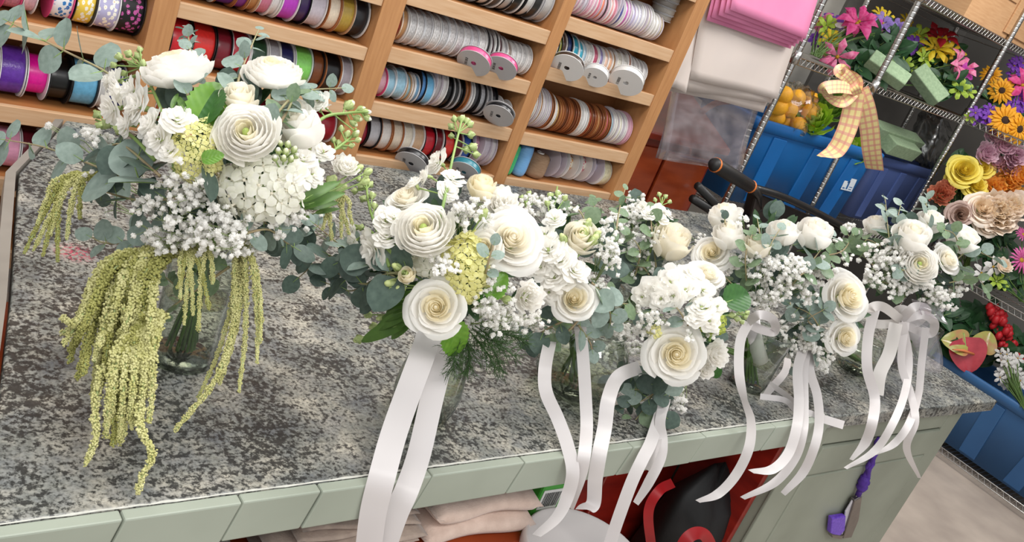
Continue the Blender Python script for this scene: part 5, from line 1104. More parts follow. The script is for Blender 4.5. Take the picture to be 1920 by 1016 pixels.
B.f('carnation', 'ruf', 1, 990, 556, 66, (.35, .05, .9), off=-.01, inner=WHITE); B.f('ranunculus_bud', 'cup', 0, 764, 518, 40, (-.3, .5, .8), off=-.02, outer=CREAM, inner=SEPAL)
B.st([(810, 470), (832, 380), (848, 300), (866, 224)], [(822, 305, 50), (800, 330, 40), (850, 335, 46), (838, 358, 44), (780, 345, 42)], [(846, 236, 24), (866, 222, 26), (882, 232, 24), (852, 222, 22), (884, 252, 26), (888, 276, 30), (876, 280, 28), (846, 254, 20), (894, 290, 26), (876, 226, 22)], off=.02)
B.st([(760, 500), (720, 460), (690, 430), (652, 420)], [(724, 414, 58), (702, 470, 66), (726, 446, 50), (660, 430, 44), (690, 448, 40), (740, 408, 44), (664, 452, 34)], [(676, 426, 22), (652, 436, 22)], off=-.0)
B.st([(730, 500), (706, 430), (692, 385), (686, 340)], [], [(676, 350, 24), (694, 345, 24), (698, 365, 24), (680, 372, 24), (664, 358, 22), (686, 330, 22), (702, 384, 22), (672, 335, 18)], off=.0)
hydrangea(B, 872, 500, B.d(872, 500, .015), 78, 122, FLO_Y, 24, 70, seed=6, name='hydrangea_head'); hydrangea(B, 806, 492, B.d(806, 492, .03), 62, 52, FLO_W, 26, 22, seed=7)
for x, y, l in ((735, 532, 34), (720, 552, 30), (744, 500, 26), (752, 540, 26), (936, 552, 24), (952, 562, 26), (906, 402, 30)): budstem(B, x, y, B.d(x, y, -.01), l, (820, 540, B.d(820, 540, .06)))
for a, b_ in (((780, 570), (690, 562)), ((770, 585), (690, 618)), ((778, 596), (722, 640)), ((765, 575), (712, 584)), ((790, 560), (700, 548)), ((770, 580), (700, 600)), ((775, 590), (708, 630)), ((770, 600), (662, 640)), ((760, 560), (690, 575)), ((765, 590), (745, 630)), ((780, 590), (760, 625))): B.lf(LANCE, a, b_, -.01)
for x, y, l in ((672, 636, 26), (700, 612, 24), (690, 590, 22), (716, 596, 24)): budstem(B, x, y, B.d(x, y, -.02), l, (775, 590, B.d(775, 590, .03)))
B.lf(HLEAF, (842, 600), (862, 672), .0, vw(.6, -.2, 1)); B.lf(HLEAF, (915, 560), (948, 510), -.01); B.lf(DLEAF, (900, 540), (880, 570), .0); B.lf(DLEAF, (920, 560), (900, 530), .02)
B.gy([(890, 410, 44, 34, 40, 0), (930, 520, 40, 34, 32, 0), (830, 505, 34, 26, 26, -.01), (920, 590, 46, 36, 44, -.0), (955, 610, 46, 40, 44, .0), (985, 600, 40, 34, 30, .0), (905, 560, 40, 22, 20, 0), (850, 400, 30, 26, 16, 0), (985, 395, 30, 40, 26, .03), (600, 420, 50, 26, 14, .02)], .0046)
B.spr([(770, 520), (690, 500), (620, 480), (560, 465)], 66, 44, 'd', seed=21); B.spr([(750, 530), (670, 530), (600, 495), (560, 520)], 60, 44, 'd', seed=22); B.spr([(740, 520), (680, 480), (640, 460), (590, 420)], 52, 36, 'a', seed=23); B.spr([(780, 510), (720, 515), (660, 545), (610, 530)], 50, 34, 'd', seed=24)
B.spr([(905, 540), (916, 490, -.02), (925, 460, -.03)], 36, 24, 'a', seed=25)
wisps(B, [[(880, 620, 1.42), (905, 650, 1.4), (930, 690, 1.4)], [(870, 625, 1.42), (880, 660, 1.4), (876, 700, 1.39)], [(890, 610, 1.42), (930, 640, 1.41), (968, 670, 1.41)], [(885, 615, 1.43), (915, 640, 1.42), (945, 700, 1.42)], [(880, 630, 1.42), (855, 660, 1.4), (850, 695, 1.4)], [(900, 610, 1.44), (945, 625, 1.43), (985, 640, 1.43)]], L=.04, dens=40)
B.rib([(806, 622, .985), (792, 665, .955), (766, 735, .925), (738, 815, .885), (716, 895, .842), (700, 960, .835), (690, 1035, .832)], .050); B.rib([(834, 628, .985), (826, 680, .955), (808, 755, .92), (786, 850, .875), (764, 915, .838), (742, 965, .83), (716, 1040, .826)], .046)

# ================================================================== 3: bouquet in the bowl
B = BQ('hand_tied_bouquet', 'white rose and stock bouquet in the round glass bowl, third from the left', (1080, 628, 1.78), (1065, 495), .14, 1.74)
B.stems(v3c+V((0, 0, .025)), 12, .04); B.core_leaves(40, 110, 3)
B.f('rose', 'open', 1, 1076, 562, 90, (0, .3, .95), off=-.02); B.f('rose', 'cup', 0, 1088, 450, 80, (.1, .5, .85), off=-.0, outer=IVORY)
B.st([(1070, 580), (1050, 500), (1035, 420), (1045, 350)], [(1028, 470, 66), (1052, 488, 56), (1076, 508, 58), (1012, 500, 56), (1040, 520, 54), (1040, 412, 44), (1022, 440, 40), (1058, 530, 40), (1005, 460, 48), (1030, 548, 40)], [(1046, 362, 22), (1060, 370, 20), (1032, 366, 22), (1026, 380, 20)], off=-.01)
B.st([(1000, 480), (990, 420), (985, 365)], [], [(978, 370, 18), (992, 362, 18), (986, 378, 18), (998, 374, 16), (974, 384, 16)], off=.03)
for x, y, l in ((1096, 438, 30), (1112, 450, 30), (1102, 420, 26), (1056, 448, 26), (1120, 440, 22)): budstem(B, x, y, B.d(x, y, -.02), l, (1075, 490, B.d(1075, 490, 0)))
B.gy([(1010, 385, 44, 24, 30, .02), (1050, 385, 36, 20, 20, .02), (1130, 480, 34, 44, 48, 0), (1135, 440, 30, 30, 24, .02), (985, 430, 34, 34, 26, .02), (1010, 600, 40, 30, 30, .02), (975, 600, 30, 26, 22, .03), (1110, 540, 30, 30, 20, .02)], .0046)
B.spr([(1060, 600), (1020, 620, -.02), (990, 640)], 44, 32, 'd', seed=31); B.spr([(1085, 600), (1060, 625, -.03), (1030, 635, -.03)], 42, 30, 'g', seed=32); B.spr([(1085, 610), (1105, 640, -.02), (1110, 655, -.02)], 40, 30, 'a', seed=33); B.spr([(1100, 540), (1140, 575, -.02), (1145, 620, -.02)], 46, 30, 'a', seed=34); B.spr([(1110, 530), (1150, 565), (1180, 570)], 42, 30, 'g', seed=35)
B.spr([(1110, 450), (1090, 400, .02), (1068, 385, .03)], 36, 24, 'g', seed=36); B.spr([(1150, 480, .05), (1160, 400, .06), (1172, 355, .06)], 26, 18, 'g', seed=37); B.spr([(1150, 480, .05), (1120, 410, .06), (1112, 370, .06)], 26, 18, 'g', seed=38)
B.rib([(1032, 636, 1.02), (1022, 690, .97), (1024, 735, .94), (1046, 785, .91), (1064, 835, .87), (1074, 885, .838), (1064, 930, .83, .2), (1044, 970, .82, .6), (1006, 1004, .81, 1.0)], .030)
B.rib([(1088, 612, 1.02), (1094, 680, .97), (1098, 745, .93), (1100, 800, .89), (1096, 850, .842), (1088, 890, .835), (1066, 950, .84, .4)], .029)

# ================================================================== 4: rose and baby's breath, behind
B = BQ('hand_tied_bouquet', 'smaller bouquet with one upright rose and baby\'s breath, behind the others', (1205, 540, 2.22), (1200, 450), .12, 2.18)
B.core_leaves(46, 80, 4, EL['d'][1])
B.f('rose', 'cup', 1, 1256, 458, 96, (.25, .75, .6), off=-.02, outer=IVORY, inner=IVORY)
B.gy([(1150, 430, 46, 36, 60, 0), (1180, 400, 40, 26, 34, 0), (1205, 450, 40, 34, 40, 0), (1190, 500, 36, 30, 20, .02), (1235, 500, 40, 24, 26, .0), (1170, 380, 36, 20, 16, .02), (1300, 440, 26, 30, 16, .04)], .0052)
B.st([(1210, 500), (1235, 420), (1242, 370)], [(1232, 395, 30), (1250, 402, 26), (1216, 402, 28), (1240, 412, 28), (1205, 388, 24)], [(1248, 368, 16), (1236, 364, 16), (1256, 378, 15), (1228, 374, 14)], off=.0)
B.spr([(1190, 520), (1200, 470, -.02), (1180, 440, -.02)], 34, 24, 'g', seed=41); B.spr([(1230, 500), (1222, 430, -.01), (1220, 390, 0)], 34, 22, 'g', seed=42); B.spr([(1180, 510), (1150, 500), (1120, 500)], 34, 24, 'd', seed=43); B.spr([(1220, 520), (1200, 500), (1160, 530)], 36, 24, 'd', seed=44)
vase('glass_vase', 'small glass vase half hidden under the upright rose bouquet', (B.core.x, B.core.y+.02), [(.034, 0), (.037, .004), (.034, .05), (.037, .1)], .5)
B.stems(V((B.core.x, B.core.y+.02, CT+.02)), 10, .02)

# ================================================================== 5: front bouquet of rose and stock over the counter edge
B = BQ('hand_tied_bouquet', 'white bouquet with a large rose hanging over the counter edge in the middle', (1310, 640, 1.90), (1275, 600), .13, 1.84)
B.core_leaves(36, 90, 5, EL['d'][0])
B.f('rose', 'open', 0, 1268, 664, 116, (-.1, .05, 1), off=-.02, flat=.9); B.f('carnation', 'ruf', 0, 1342, 662, 58, (.4, .05, .9), off=-.01, inner=WHITE); B.f('rose', 'open', 1, 1325, 515, 70, (.2, .6, .75), off=.03, inner=IVORY); B.f('rose', 'ruf', 1, 1322, 690, 46, (.3, -.2, .9), off=.0, inner=WHITE)
B.st([(1320, 610), (1290, 560), (1240, 540), (1200, 560)], [(1225, 542, 54), (1256, 530, 58), (1286, 545, 56), (1205, 556, 40), (1296, 518, 52), (1262, 556, 50), (1240, 560, 44), (1318, 545, 44)], [], off=-.01)
B.st([(1330, 640), (1345, 600), (1370, 590), (1395, 590)], [(1316, 578, 52), (1330, 602, 40), (1345, 575, 34), (1304, 598, 34)], [(1390, 584, 18), (1398, 594, 18), (1384, 598, 20), (1374, 590, 20), (1402, 586, 16), (1392, 604, 16)], off=-.02)
hydrangea(B, 1336, 604, B.d(1336, 604, .01), 44, 52, FLO_G, 18, 26, seed=9)
B.lf(DLEAF, (1358, 568), (1410, 548), -.02, vw(0, .3, 1)); B.lf(DLEAF, (1335, 705), (1352, 690), .0)
B.gy([(1180, 610, 36, 30, 36, 0), (1165, 655, 40, 22, 30, 0), (1215, 620, 34, 26, 24, 0), (1235, 590, 36, 18, 14, -.02), (1200, 590, 30, 18, 12, 0), (1265, 740, 30, 26, 22, .02), (1275, 765, 26, 16, 12, .02), (1305, 620, 24, 24, 10, -.02), (1330, 630, 16, 24, 8, -.02)], .0052)
hydrangea(B, 1228, 622, B.d(1228, 622, 0), 24, 22, FLO_Y, 12, 10, seed=10)
B.spr([(1260, 700), (1200, 700), (1150, 712)], 46, 34, 'd', seed=51); B.spr([(1250, 715), (1215, 745, -.01), (1170, 765)], 44, 30, 'd', seed=52); B.spr([(1262, 725), (1240, 770, -.01), (1225, 810)], 48, 40, 'd', seed=53); B.spr([(1235, 720), (1205, 770), (1180, 800)], 40, 30, 'g', seed=54); B.spr([(1255, 700), (1220, 730), (1190, 730)], 40, 32, 'a', seed=55)
B.spr([(1290, 610, -.0), (1275, 585, -.02), (1262, 570, -.02)], 38, 28, 'a', seed=56)
B.rib([(1200, 688, .975), (1160, 706, .955), (1141, 748, .91), (1134, 800, .88), (1124, 850, .842), (1116, 900, .832), (1112, 945, .83, .1), (1092, 955, .81, 1.2)], .034)
B.rib([(1252, 735, .95), (1234, 788, .90), (1220, 830, .86), (1204, 862, .84), (1184, 905, .83), (1160, 970, .82), (1140, 1030, .815)], .030); B.rib([(1252, 735, .945), (1238, 788, .895), (1242, 826, .855), (1238, 860, .838), (1216, 905, .83, .3), (1192, 944, .83, .1, .6)], .026); B.rib([(1236, 800, .89), (1228, 840, .85, .5), (1212, 880, .838, .8)], .024)
B.stems(atZ(1385, 700, CT)+V((0, 0, .05)), 10, .02)

# ================================================================== 6: roses in the cylinder vase
B = BQ('hand_tied_bouquet', 'white rose bouquet with baby\'s breath and a satin bow in the cylinder vase', (1405, 600, 2.16), (1425, 480), .14, 2.12)
B.core_leaves(60, 110, 6, EL['d'][1])
B.f('rose', 'cup', 0, 1360, 412, 78, (-.15, .95, .3), off=.02, inner=IVORY); B.f('rose', 'cup', 1, 1366, 446, 72, (-.1, .9, .45), off=.0, inner=IVORY); B.f('rose', 'open', 1, 1335, 474, 72, (-.3, .3, .9), off=-.02); B.f('rose', 'cup', 0, 1418, 466, 66, (0, .9, .45), off=.0, inner=IVORY, outer=IVORY); B.f('rose', 'cup', 1, 1468, 440, 68, (.1, .85, .45), off=.02, inner=IVORY); B.f('rose', 'cup', 0, 1526, 442, 82, (.15, .8, .55), off=.0, inner=IVORY)
B.gy([(1430, 500, 44, 30, 50, -.0), (1475, 500, 40, 30, 46, 0), (1440, 540, 44, 30, 50, 0), (1490, 540, 40, 30, 36, 0), (1430, 565, 36, 22, 24, 0), (1530, 500, 36, 30, 26, .02), (1570, 470, 26, 26, 14, .03), (1400, 420, 24, 18, 10, .03), (1520, 540, 26, 26, 18, 0), (1390, 500, 24, 24, 12, 0)], .0060)
B.spr([(1400, 530), (1398, 480, -.02), (1410, 440, -.02)], 34, 22, 'g', seed=61); B.spr([(1440, 500), (1445, 460, -.02), (1462, 430, -.02)], 32, 22, 'a', seed=62); B.spr([(1500, 520), (1530, 480, -.02), (1560, 440, -.02)], 34, 22, 'a', seed=63); B.spr([(1480, 540), (1510, 510, -.02), (1560, 500, -.02)], 34, 24, 'g', seed=64); B.spr([(1360, 420, -.04), (1358, 402, -.05)], 22, 16, 'd', seed=65); B.spr([(1400, 560), (1370, 530, 0), (1350, 510, 0)], 36, 26, 'g', seed=66); B.spr([(1430, 480), (1425, 440), (1420, 410, .02)], 26, 18, 'a', seed=67)
B.spr([(1545, 480, .02), (1580, 470, .02), (1600, 440, .03)], 30, 20, 'g', seed=68)
B.stems(v4c+V((0, 0, .02)), 18, .03, STEMD)
c6 = B.core-B.org; e6 = V(v4c)+V((0, 0, .07))-B.org
put('ribbon_wrap', MB().tube([c6, c6.lerp(e6, .5), e6], [.024, .02, .023], 20).mesh('ribbon_wrap', SATIN), B.o)
yb = 1.0
B.rib([(1404, 604, yb), (1388, 640, yb-.01), (1386, 700, .95), (1396, 750, .91, .9), (1408, 790, .87, .5), (1404, 840, .835, .1), (1380, 890, .83, .2), (1346, 926, .83, .4), (1308, 940, .83, .9, .6)], .032)
B.rib([(1402, 604, yb), (1425, 590, yb-.03), (1450, 600, yb-.02), (1452, 622, yb+.01), (1428, 618, yb+.01), (1402, 606, yb)], .030, name='bow_loop')
# spare tails lying on the stone beside the vase
for pts in ([(1432, 742), (1470, 700), (1478, 672)], [(1425, 745), (1470, 752), (1490, 770)], [(1440, 720), (1476, 745), (1500, 772)]): strip('lying_ribbon', B.o, B.org, [V(atZ(x, y, CT+.004)) for x, y in pts], .019, SATIN, wdir=None)

# ================================================================== 7: double rose with baby's breath
B = BQ('hand_tied_bouquet', 'bouquet with two stacked roses and baby\'s breath, right of the cylinder vase', (1545, 630, 2.32), (1550, 600), .11, 2.28)
B.core_leaves(40, 70, 7, EL['d'][0])
B.f('rose', 'open', 1, 1588, 556, 100, (.35, .2, .9), off=-.03); B.f('rose', 'open', 0, 1584, 632, 72, (.3, -.05, .95), off=-.01)
B.gy([(1500, 640, 34, 30, 36, -.01), (1530, 660, 30, 26, 28, -.01), (1500, 672, 36, 16, 18, 0), (1545, 690, 30, 16, 14, 0), (1520, 620, 30, 20, 12, -.01), (1480, 610, 20, 20, 8, 0), (1555, 640, 20, 20, 12, 0)], .0060)
B.spr([(1540, 620), (1520, 590, -.02), (1490, 575)], 38, 28, 'a', seed=71); B.spr([(1540, 620), (1515, 600, -.02), (1545, 580, -.03)], 36, 26, 'a', seed=72); B.spr([(1530, 630), (1490, 635), (1460, 640)], 36, 26, 'd', seed=73); B.spr([(1520, 640), (1480, 650), (1450, 660)], 34, 24, 'd', seed=74); B.spr([(1530, 600), (1490, 590), (1480, 560)], 36, 26, 'd', seed=75); B.spr([(1525, 650), (1505, 680), (1495, 690)], 30, 22, 'a', seed=76)
wisps(B, [[(1500, 640, 2.25), (1465, 650, 2.22), (1430, 670, 2.2)], [(1500, 630, 2.25), (1460, 635, 2.22), (1432, 645, 2.2)]], L=.03)
B.rib([(1512, 640, 1.0), (1496, 690, .96), (1498, 750, .91), (1494, 800, .86), (1478, 850, .838), (1448, 880, .83, .4), (1408, 884, .83, 1.0, .7)], .034); B.rib([(1518, 640, 1.0), (1508, 690, .96), (1508, 760, .90), (1506, 810, .85), (1490, 860, .836), (1452, 905, .83, .3), (1392, 934, .83, .8, .7)], .030); B.rib([(1524, 640, 1.0), (1518, 690, .96), (1532, 740, .92), (1536, 790, .87, .2), (1528, 835, .838), (1506, 885, .832), (1468, 926, .83, .5, .7)], .032)
strip('lying_ribbon', B.o, B.org, [V(atZ(1505, 772, CT+.004)), V(atZ(1540, 784, CT+.003))+V((0, -.0, 0)), V(atY(1582, 797, .84))], .02, SATIN)
B.stems(V(v5c)+V((0, 0, .03)), 10, .03)

# ================================================================== 8: far right bouquet with the large bow
B = BQ('hand_tied_bouquet', 'white rose bouquet with a large satin bow, farthest right on the counter', (1690, 590, 2.66), (1710, 480), .15, 2.62)
B.core_leaves(60, 100, 8, EL['g'][1])
B.f('rose', 'cup', 1, 1642, 424, 50, (-.2, .9, .4), off=.05, inner=IVORY); B.f('rose', 'cup', 0, 1708, 448, 84, (0, .75, .65), off=.0, inner=IVORY); B.f('rose', 'cup', 1, 1744, 420, 62, (.15, .85, .5), off=.04, inner=IVORY); B.f('rose', 'cup', 0, 1802, 452, 74, (.4, .7, .6), off=.02, inner=IVORY); B.f('ranunculus', 'ran', 0, 1722, 496, 80, (0, .25, 1), off=-.02); B.f('rose', 'open', 1, 1776, 486, 62, (.4, .35, .85), off=-.0, inner=IVORY)
B.gy([(1650, 480, 44, 36, 56, -.02), (1660, 512, 44, 28, 44, -.02), (1700, 540, 44, 24, 42, -.02), (1745, 552, 44, 24, 44, -.02), (1790, 562, 40, 20, 32, -.01), (1620, 440, 30, 26, 20, .02), (1690, 475, 26, 20, 12, -.01), (1810, 530, 26, 20, 12, .02), (1600, 430, 22, 18, 10, .03)], .0070)
B.spr([(1670, 470), (1664, 420, .0), (1660, 372, .02)], 32, 18, 'a', seed=81); B.spr([(1690, 450), (1684, 410, .0), (1690, 380, .02)], 28, 18, 'a', seed=82); B.spr([(1740, 440), (1736, 400, .02), (1738, 368, .03)], 28, 18, 'a', seed=83); B.spr([(1780, 500), (1820, 470, -.0), (1875, 490, .02)], 36, 22, 'a', seed=84); B.spr([(1780, 530), (1830, 520, 0), (1850, 545, 0)], 32, 20, 'g', seed=85); B.spr([(1640, 500), (1610, 470), (1590, 440)], 36, 24, 'g', seed=86); B.spr([(1690, 540), (1660, 530, -.02), (1640, 530)], 32, 24, 'g', seed=87); B.spr([(1720, 530, -.0), (1700, 510, -.03), (1690, 505, -.03)], 28, 20, 'a', seed=88); B.spr([(1800, 470), (1790, 440, -.03), (1770, 430, -.03)], 26, 20, 'g', seed=89); B.spr([(1650, 460), (1625, 450), (1605, 470)], 34, 24, 'g', seed=90)
B.stems(V(v6c)+V((0, 0, .02)), 14, .03)
c8 = B.core-B.org; e8 = V(v6c)+V((0, 0, .06))-B.org
put('ribbon_wrap', MB().tube([c8, c8.lerp(e8, .5), e8], [.03, .026, .028], 20).mesh('ribbon_wrap', SATIN), B.o)
yb = 1.02
for w in ([(1690, 600, yb), (1655, 575, yb-.03), (1632, 580, yb-.03), (1640, 606, yb), (1690, 606, yb)], [(1690, 600, yb), (1730, 590, yb-.03), (1752, 606, yb-.03), (1742, 626, yb), (1690, 606, yb)], [(1690, 600, yb), (1715, 575, yb-.02), (1738, 582, yb), (1720, 604, yb+.01), (1690, 604, yb)]): B.rib(w, .036, SHEER if w[1][0] < 1690 else SATIN, 'bow_loop')
B.rib([(1640, 580, .99), (1628, 630, .97), (1626, 690, .93), (1640, 745, .89), (1636, 790, .842), (1622, 830, .836, .3), (1596, 862, .83, .8, .5)], .038)
B.rib([(1692, 604, 1.0), (1704, 670, .96), (1698, 730, .91), (1676, 790, .842), (1640, 845, .835, .2), (1585, 878, .83, .7, .5)], .030); B.rib([(1698, 604, 1.0), (1690, 680, .96), (1708, 740, .90), (1716, 790, .842), (1700, 840, .834), (1724, 896, .83, .5, .5)], .030); B.rib([(1736, 614, 1.0), (1728, 680, .96), (1722, 740, .91, .3), (1704, 795, .842), (1676, 832, .834, .3), (1640, 852, .832, .9, .5)], .030); B.rib([(1680, 606, 1.0), (1668, 660, .97), (1650, 700, .94), (1644, 740, .91)], .05, SHEER)
# clear wrap hanging behind the bow
sheet('cellophane_wrap', B.o, B.org, [at(1700, 590, 2.78), at(1752, 600, 2.80), at(1762, 690, 2.86), at(1690, 690, 2.82)], CELLO, 91, .02, .0003)
sheet('cellophane_wrap', B.o, B.org, [at(1708, 560, 2.5), at(1776, 578, 2.52), at(1768, 600, 2.5), at(1730, 592, 2.5)], CELLO, 92, .02, .0003)
# ------------------------------------------------------------------ below the counter
bc = thing('base_cabinet', 'sage green painted cabinet carrying the right end of the counter', 'cabinet', (2.53, 1.5, 0)); bo_ = V((2.53, 1.5, 0))
boxpart('carcass', (2.09, .9285, .0), (2.99, 2.12, .8815), SAGED, bc, bo_, .003)
boxpart('stile', (2.085, .918, .0), (2.20, .928, .8815), SAGED, bc, bo_, .003); boxpart('stile', (2.90, .918, .0), (2.995, .928, .8815), SAGED, bc, bo_, .003)
boxpart('rail', (2.2005, .919, .80), (2.8995, .928, .8815), SAGED, bc, bo_, .003); boxpart('rail', (2.2005, .919, .0), (2.8995, .928, .12), SAGED, bc, bo_, .003)
boxpart('drawer_front', (2.203, .914, .70), (2.897, .928, .795), SAGED, bc, bo_, .006); boxpart('door', (2.203, .916, .123), (2.897, .928, .697), SAGED, bc, bo_, .006)
# interior of the open bay
REDW = mat('red_cabinet_wood', '#9a2418', .35, hex2='#761710', scale=6, stretch=(1, 1, 5), coat=.4)
rb = thing('red_cabinet', 'dark red wooden cabinet standing in the open bay under the counter', 'cabinet', (1.7, 1.6, 0)); rbo = V((1.7, 1.6, 0))
boxpart('body', (1.43, 1.2, 0), (2.083, 2.05, .86), REDW, rb, rbo, .006)
boxpart('door', (1.45, 1.18, .06), (1.75, 1.1995, .83), REDW, rb, rbo, .006); boxpart('door', (1.77, 1.18, .06), (2.065, 1.1995, .83), REDW, rb, rbo, .006)
boxpart('side_panel', (2.066, .95, 0), (2.084, 1.179, .86), REDW, rb, rbo, .003)
us = thing('under_shelf', 'reddish wooden shelf holding folded towels under the counter', 'shelf', (.75, 1.25, 0)); uo = V((.75, 1.25, 0))
boxpart('board', (.2, .93, .628), (1.30, 1.8, .650), MAHOGL, us, uo, .003); boxpart('side_panel', (.2, .95, 0), (.222, 1.8, .627), MAHOG, us, uo, .003); boxpart('side_panel', (1.278, .95, 0), (1.30, 1.8, .627), MAHOG, us, uo, .003); boxpart('back_panel', (.2225, 1.78, 0), (1.2775, 1.8, .627), MAHOG, us, uo, 0)
TOW = mat('towel_peach', '#d9c2b4', .95, hex2='#c8b0a2', scale=40, bump=.5, bscale=260, sheen=.3); TOWG = mat('towel_oat', '#b8a698', .95, hex2='#a29084', scale=40, bump=.5, bscale=260, sheen=.3)
def towel(label, x0, x1, y0, y1, z, h, layers, m, seed):
    o = thing('folded_towel', label, 'towel', ((x0+x1)/2, (y0+y1)/2, z)); R = random.Random(seed); lh = h/layers
    for l in range(layers):
        nu, nv = 18, 14; vs = []; fs = []
        # a rounded fold: closed loop of the cross-section swept along x, sagging and rippled
        for i in range(nu):
            u = i/(nu-1); x = lerp(x0, x1, u)+.006*math.sin(l*2+u*3)
            for j in range(nv):
                a = 2*PI*j/nv; cy = (y0+y1)/2+(y1-y0)/2*(abs(math.cos(a))**.5*(1 if math.cos(a) > 0 else -1))
                end = min(1, min(u, 1-u)*14)**.5
                cz = z+lh*(l+.5)+lh*.49*end*math.copysign(abs(math.sin(a))**.6, math.sin(a))+.0035*math.sin(u*9+l*3+seed)*(l/layers)
                vs.append((x-o.location.x, cy-o.location.y+.006*math.sin(u*7+l*5+seed)*(1 if math.cos(a) < 0 else 0), cz-z))
        fs = [(i*nv+j, (i+1)*nv+j, (i+1)*nv+(j+1) % nv, i*nv+(j+1) % nv) for i in range(nu-1) for j in range(nv)]+[tuple(range(nv)), tuple((nu-1)*nv+j for j in reversed(range(nv)))]
        put('fold', MB().add(vs, fs).mesh('fold', m), o)
    return o
towel('oat towel folded at the left on the under shelf', .70, .995, .945, 1.2, .651, .055, 3, TOWG, 2)
towel('thick peach towel folded beside the green pack', 1.0, 1.268, .945, 1.25, .651, .10, 2, TOW, 5)
towel('oat towel lying folded on the oat pile', .74, .98, .955, 1.2, .708, .035, 2, TOWG, 9)
towel('pale grey cloth folded at the far left under the counter', .36, .66, .95, 1.2, .651, .05, 2, mat('towel_grey', '#b5ada6', .95, hex2='#a0988f', scale=40, bump=.5, bscale=260), 12)
# green pack with a barcode
gp = thing('green_package', 'bright green package with a white barcode label beside the towels', 'package', (1.33, 1.1, .0)); go_ = gp.location.copy()
zt = .73; boxpart('carton', (1.305, .99, .45), (1.42, 1.16, zt), mat('pack_green', '#4caf3c', .45, hex2='#3f9a33', scale=5), gp, go_, .006)
boxpart('label_sticker', (1.31, .9885, .665), (1.365, .9898, .715), mat('label_white', '#e8e8e4', .5), gp, go_, 0)
b = MB(); x = 1.316
while x < 1.36: w = random.choice((.0015, .003)); b.box((x-go_.x, .9878-go_.y, .672), (x+w-go_.x, .9884-go_.y, .708)); x += w+.002
put('barcode', b.mesh('barcode', CARD['k'], False), gp)
boxpart('package_plinth', (1.305, .99, .0), (1.42, 1.16, .4495), MAHOG, gp, go_, .003)
# white bucket whose lid catches the ribbon ends
lz = .68; lc = atZ(1100, 1032, lz); lr = .5*248*((lc-CAM).dot(FW))/FPX
bk = thing('white_bucket', 'white plastic bucket with a flat round lid under the hanging ribbons', 'bucket', (lc.x, lc.y, 0)); WP = mat('white_plastic', '#dcd6d4', .45, var=.04, scale=5)
put('bucket_body', MB().lathe([(0, 0), (lr*.8, 0), (lr*.84, .01), (lr*.95, lz-.045), (lr*.95, lz-.03), (0, lz-.03)], 40).mesh('bucket_body', WP), bk)
put('lid', MB().lathe([(lr*.96, lz-.05), (lr*1.0, lz-.05), (lr*1.01, lz-.012), (lr*.99, lz-.002), (lr*.95, lz), (lr*.92, lz-.006), (0, lz-.006)], 48).mesh('lid', WP), bk)
# black bag with red straps
bg = thing('tote_bag', 'black bag with red straps slumped in front of the red cabinet', 'bag', atY(1265, 1060, 1.05)); bgo = bg.location.copy(); bg.location.z = 0; bg.location.x -= .05; bgo = bg.location.copy()
top = atY(1275, 895, 1.05).z; BAG = mat('bag_black', '#0d0d0e', .6, var=.3, bump=.3, bscale=60); RED = mat('bag_red', '#b3161d', .5, hex2='#8f0f16', scale=8)
vs = []; nv, nz = 24, 10
for i in range(nz):
    v = i/(nz-1)
    for j in range(nv):
        a = 2*PI*j/nv; q = 1+.08*math.sin(3*a+5*v)+.05*math.sin(7*a-3*v); rx = .125*math.sqrt(max(.01, 1-.97*v**9))*q; ry = .10*math.sqrt(max(.01, 1-.97*v**6))*q; vs.append((rx*math.cos(a), ry*math.sin(a), lerp(0, top, v)+.03*math.cos(2*a)*v))
put('bag_body', MB().add(vs, [(i*nv+j, i*nv+(j+1) % nv, (i+1)*nv+(j+1) % nv, (i+1)*nv+j) for i in range(nz-1) for j in range(nv)]+[tuple(range(nv-1, -1, -1)), tuple((nz-1)*nv+j for j in range(nv))]).mesh('bag_body', BAG), bg)
strip('strap', bg, bgo, [atY(1262, 905, 0.96), atY(1236, 920, 0.93), atY(1216, 960, 0.93), atY(1222, 1030, 0.93), atY(1230, 1100, 0.93)], .022, RED); strip('strap', bg, bgo, [atY(1262, 1060, 0.93), atY(1290, 1008, 0.93), atY(1320, 1002, 0.93), atY(1340, 1040, 0.93)], .03, RED)
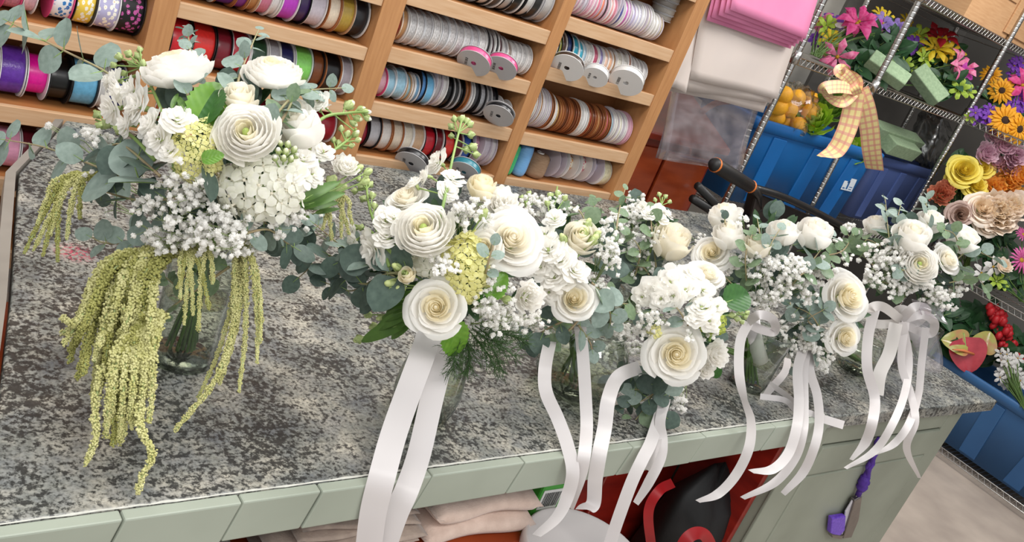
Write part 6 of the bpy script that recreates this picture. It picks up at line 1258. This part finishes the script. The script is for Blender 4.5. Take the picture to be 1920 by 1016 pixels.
# purple tool hanging on a cord in front of the cabinet
PUR = mat('purple_cord', '#54309a', .7, hex2='#432480', scale=80, bump=.6); PURG = mat('purple_glitter', '#5f34b8', .4, hex2='#7a52d0', scale=120); STEEL = mat('steel', '#8a8480', .3, metal=.9, var=.2)
hy = .902; ht = thing('hanging_knife', 'purple handled cutter hanging on a purple cord in front of the cabinet', 'cutter', atY(1648, 826, hy)); ho = ht.location.copy()
k0, k1, k2 = atY(1650, 822, hy), atY(1622, 898, hy), atY(1608, 930, hy)
for s in (-1, 1): put('cord_strand', MB().tube([q-ho+V((s*.006*math.sin(i*2.2+s), -.003*s, 0)) for i, q in enumerate([k0.lerp(k1, t_/10) for t_ in range(11)])], .007, 8).mesh('cord_strand', PUR), ht)
put('cord_knot', MB().lathe([(0, -.03), (.012, -.026), (.017, -.012), (.013, -.004), (.018, .008), (.013, .018), (.014, .026), (0, .03)], 12).mesh('cord_knot', PUR), ht, M=xf(k1.lerp(k2, .25)-ho, k0-k1)); put('cord_end', MB().tube([k1-ho, k2-ho], .009, 8).mesh('cord_end', PUR), ht)
put('ring', MB().tube([k2-ho+V((.013*math.cos(2*PI*i/16), 0, .013*math.sin(2*PI*i/16)-.008)) for i in range(17)], .0025, 6).mesh('ring', STEEL), ht)
def slab(name, pts, y0, y1, m):
    n = len(pts); A = [atY(x, y, hy) for x, y in pts]; b = MB(); b.add([(p.x-ho.x, y0-ho.y, p.z-ho.z) for p in A]+[(p.x-ho.x, y1-ho.y, p.z-ho.z) for p in A], [tuple(range(n)), tuple(range(2*n-1, n-1, -1))]+[(i, i+n, (i+1) % n+n, (i+1) % n) for i in range(n)])
    return bevel(put(name, b.mesh(name, m, False), ht), .003)
slab('blade_holder', [(1598, 934), (1612, 926), (1606, 970), (1592, 1004), (1576, 1006)], hy-.01, hy+.006, STEEL); slab('blade_guard', [(1584, 958), (1600, 932), (1584, 1000), (1576, 1002)], hy-.004, hy+.002, mat('clear_plastic_grey', '#c9c6cc', .25)); slab('grip', [(1556, 968), (1582, 964), (1580, 990), (1568, 1004), (1553, 996)], hy-.009, hy+.007, PURG); slab('grip_cap', [(1555, 997), (1578, 1000), (1572, 1008), (1556, 1004)], hy-.01, hy+.008, STEEL)
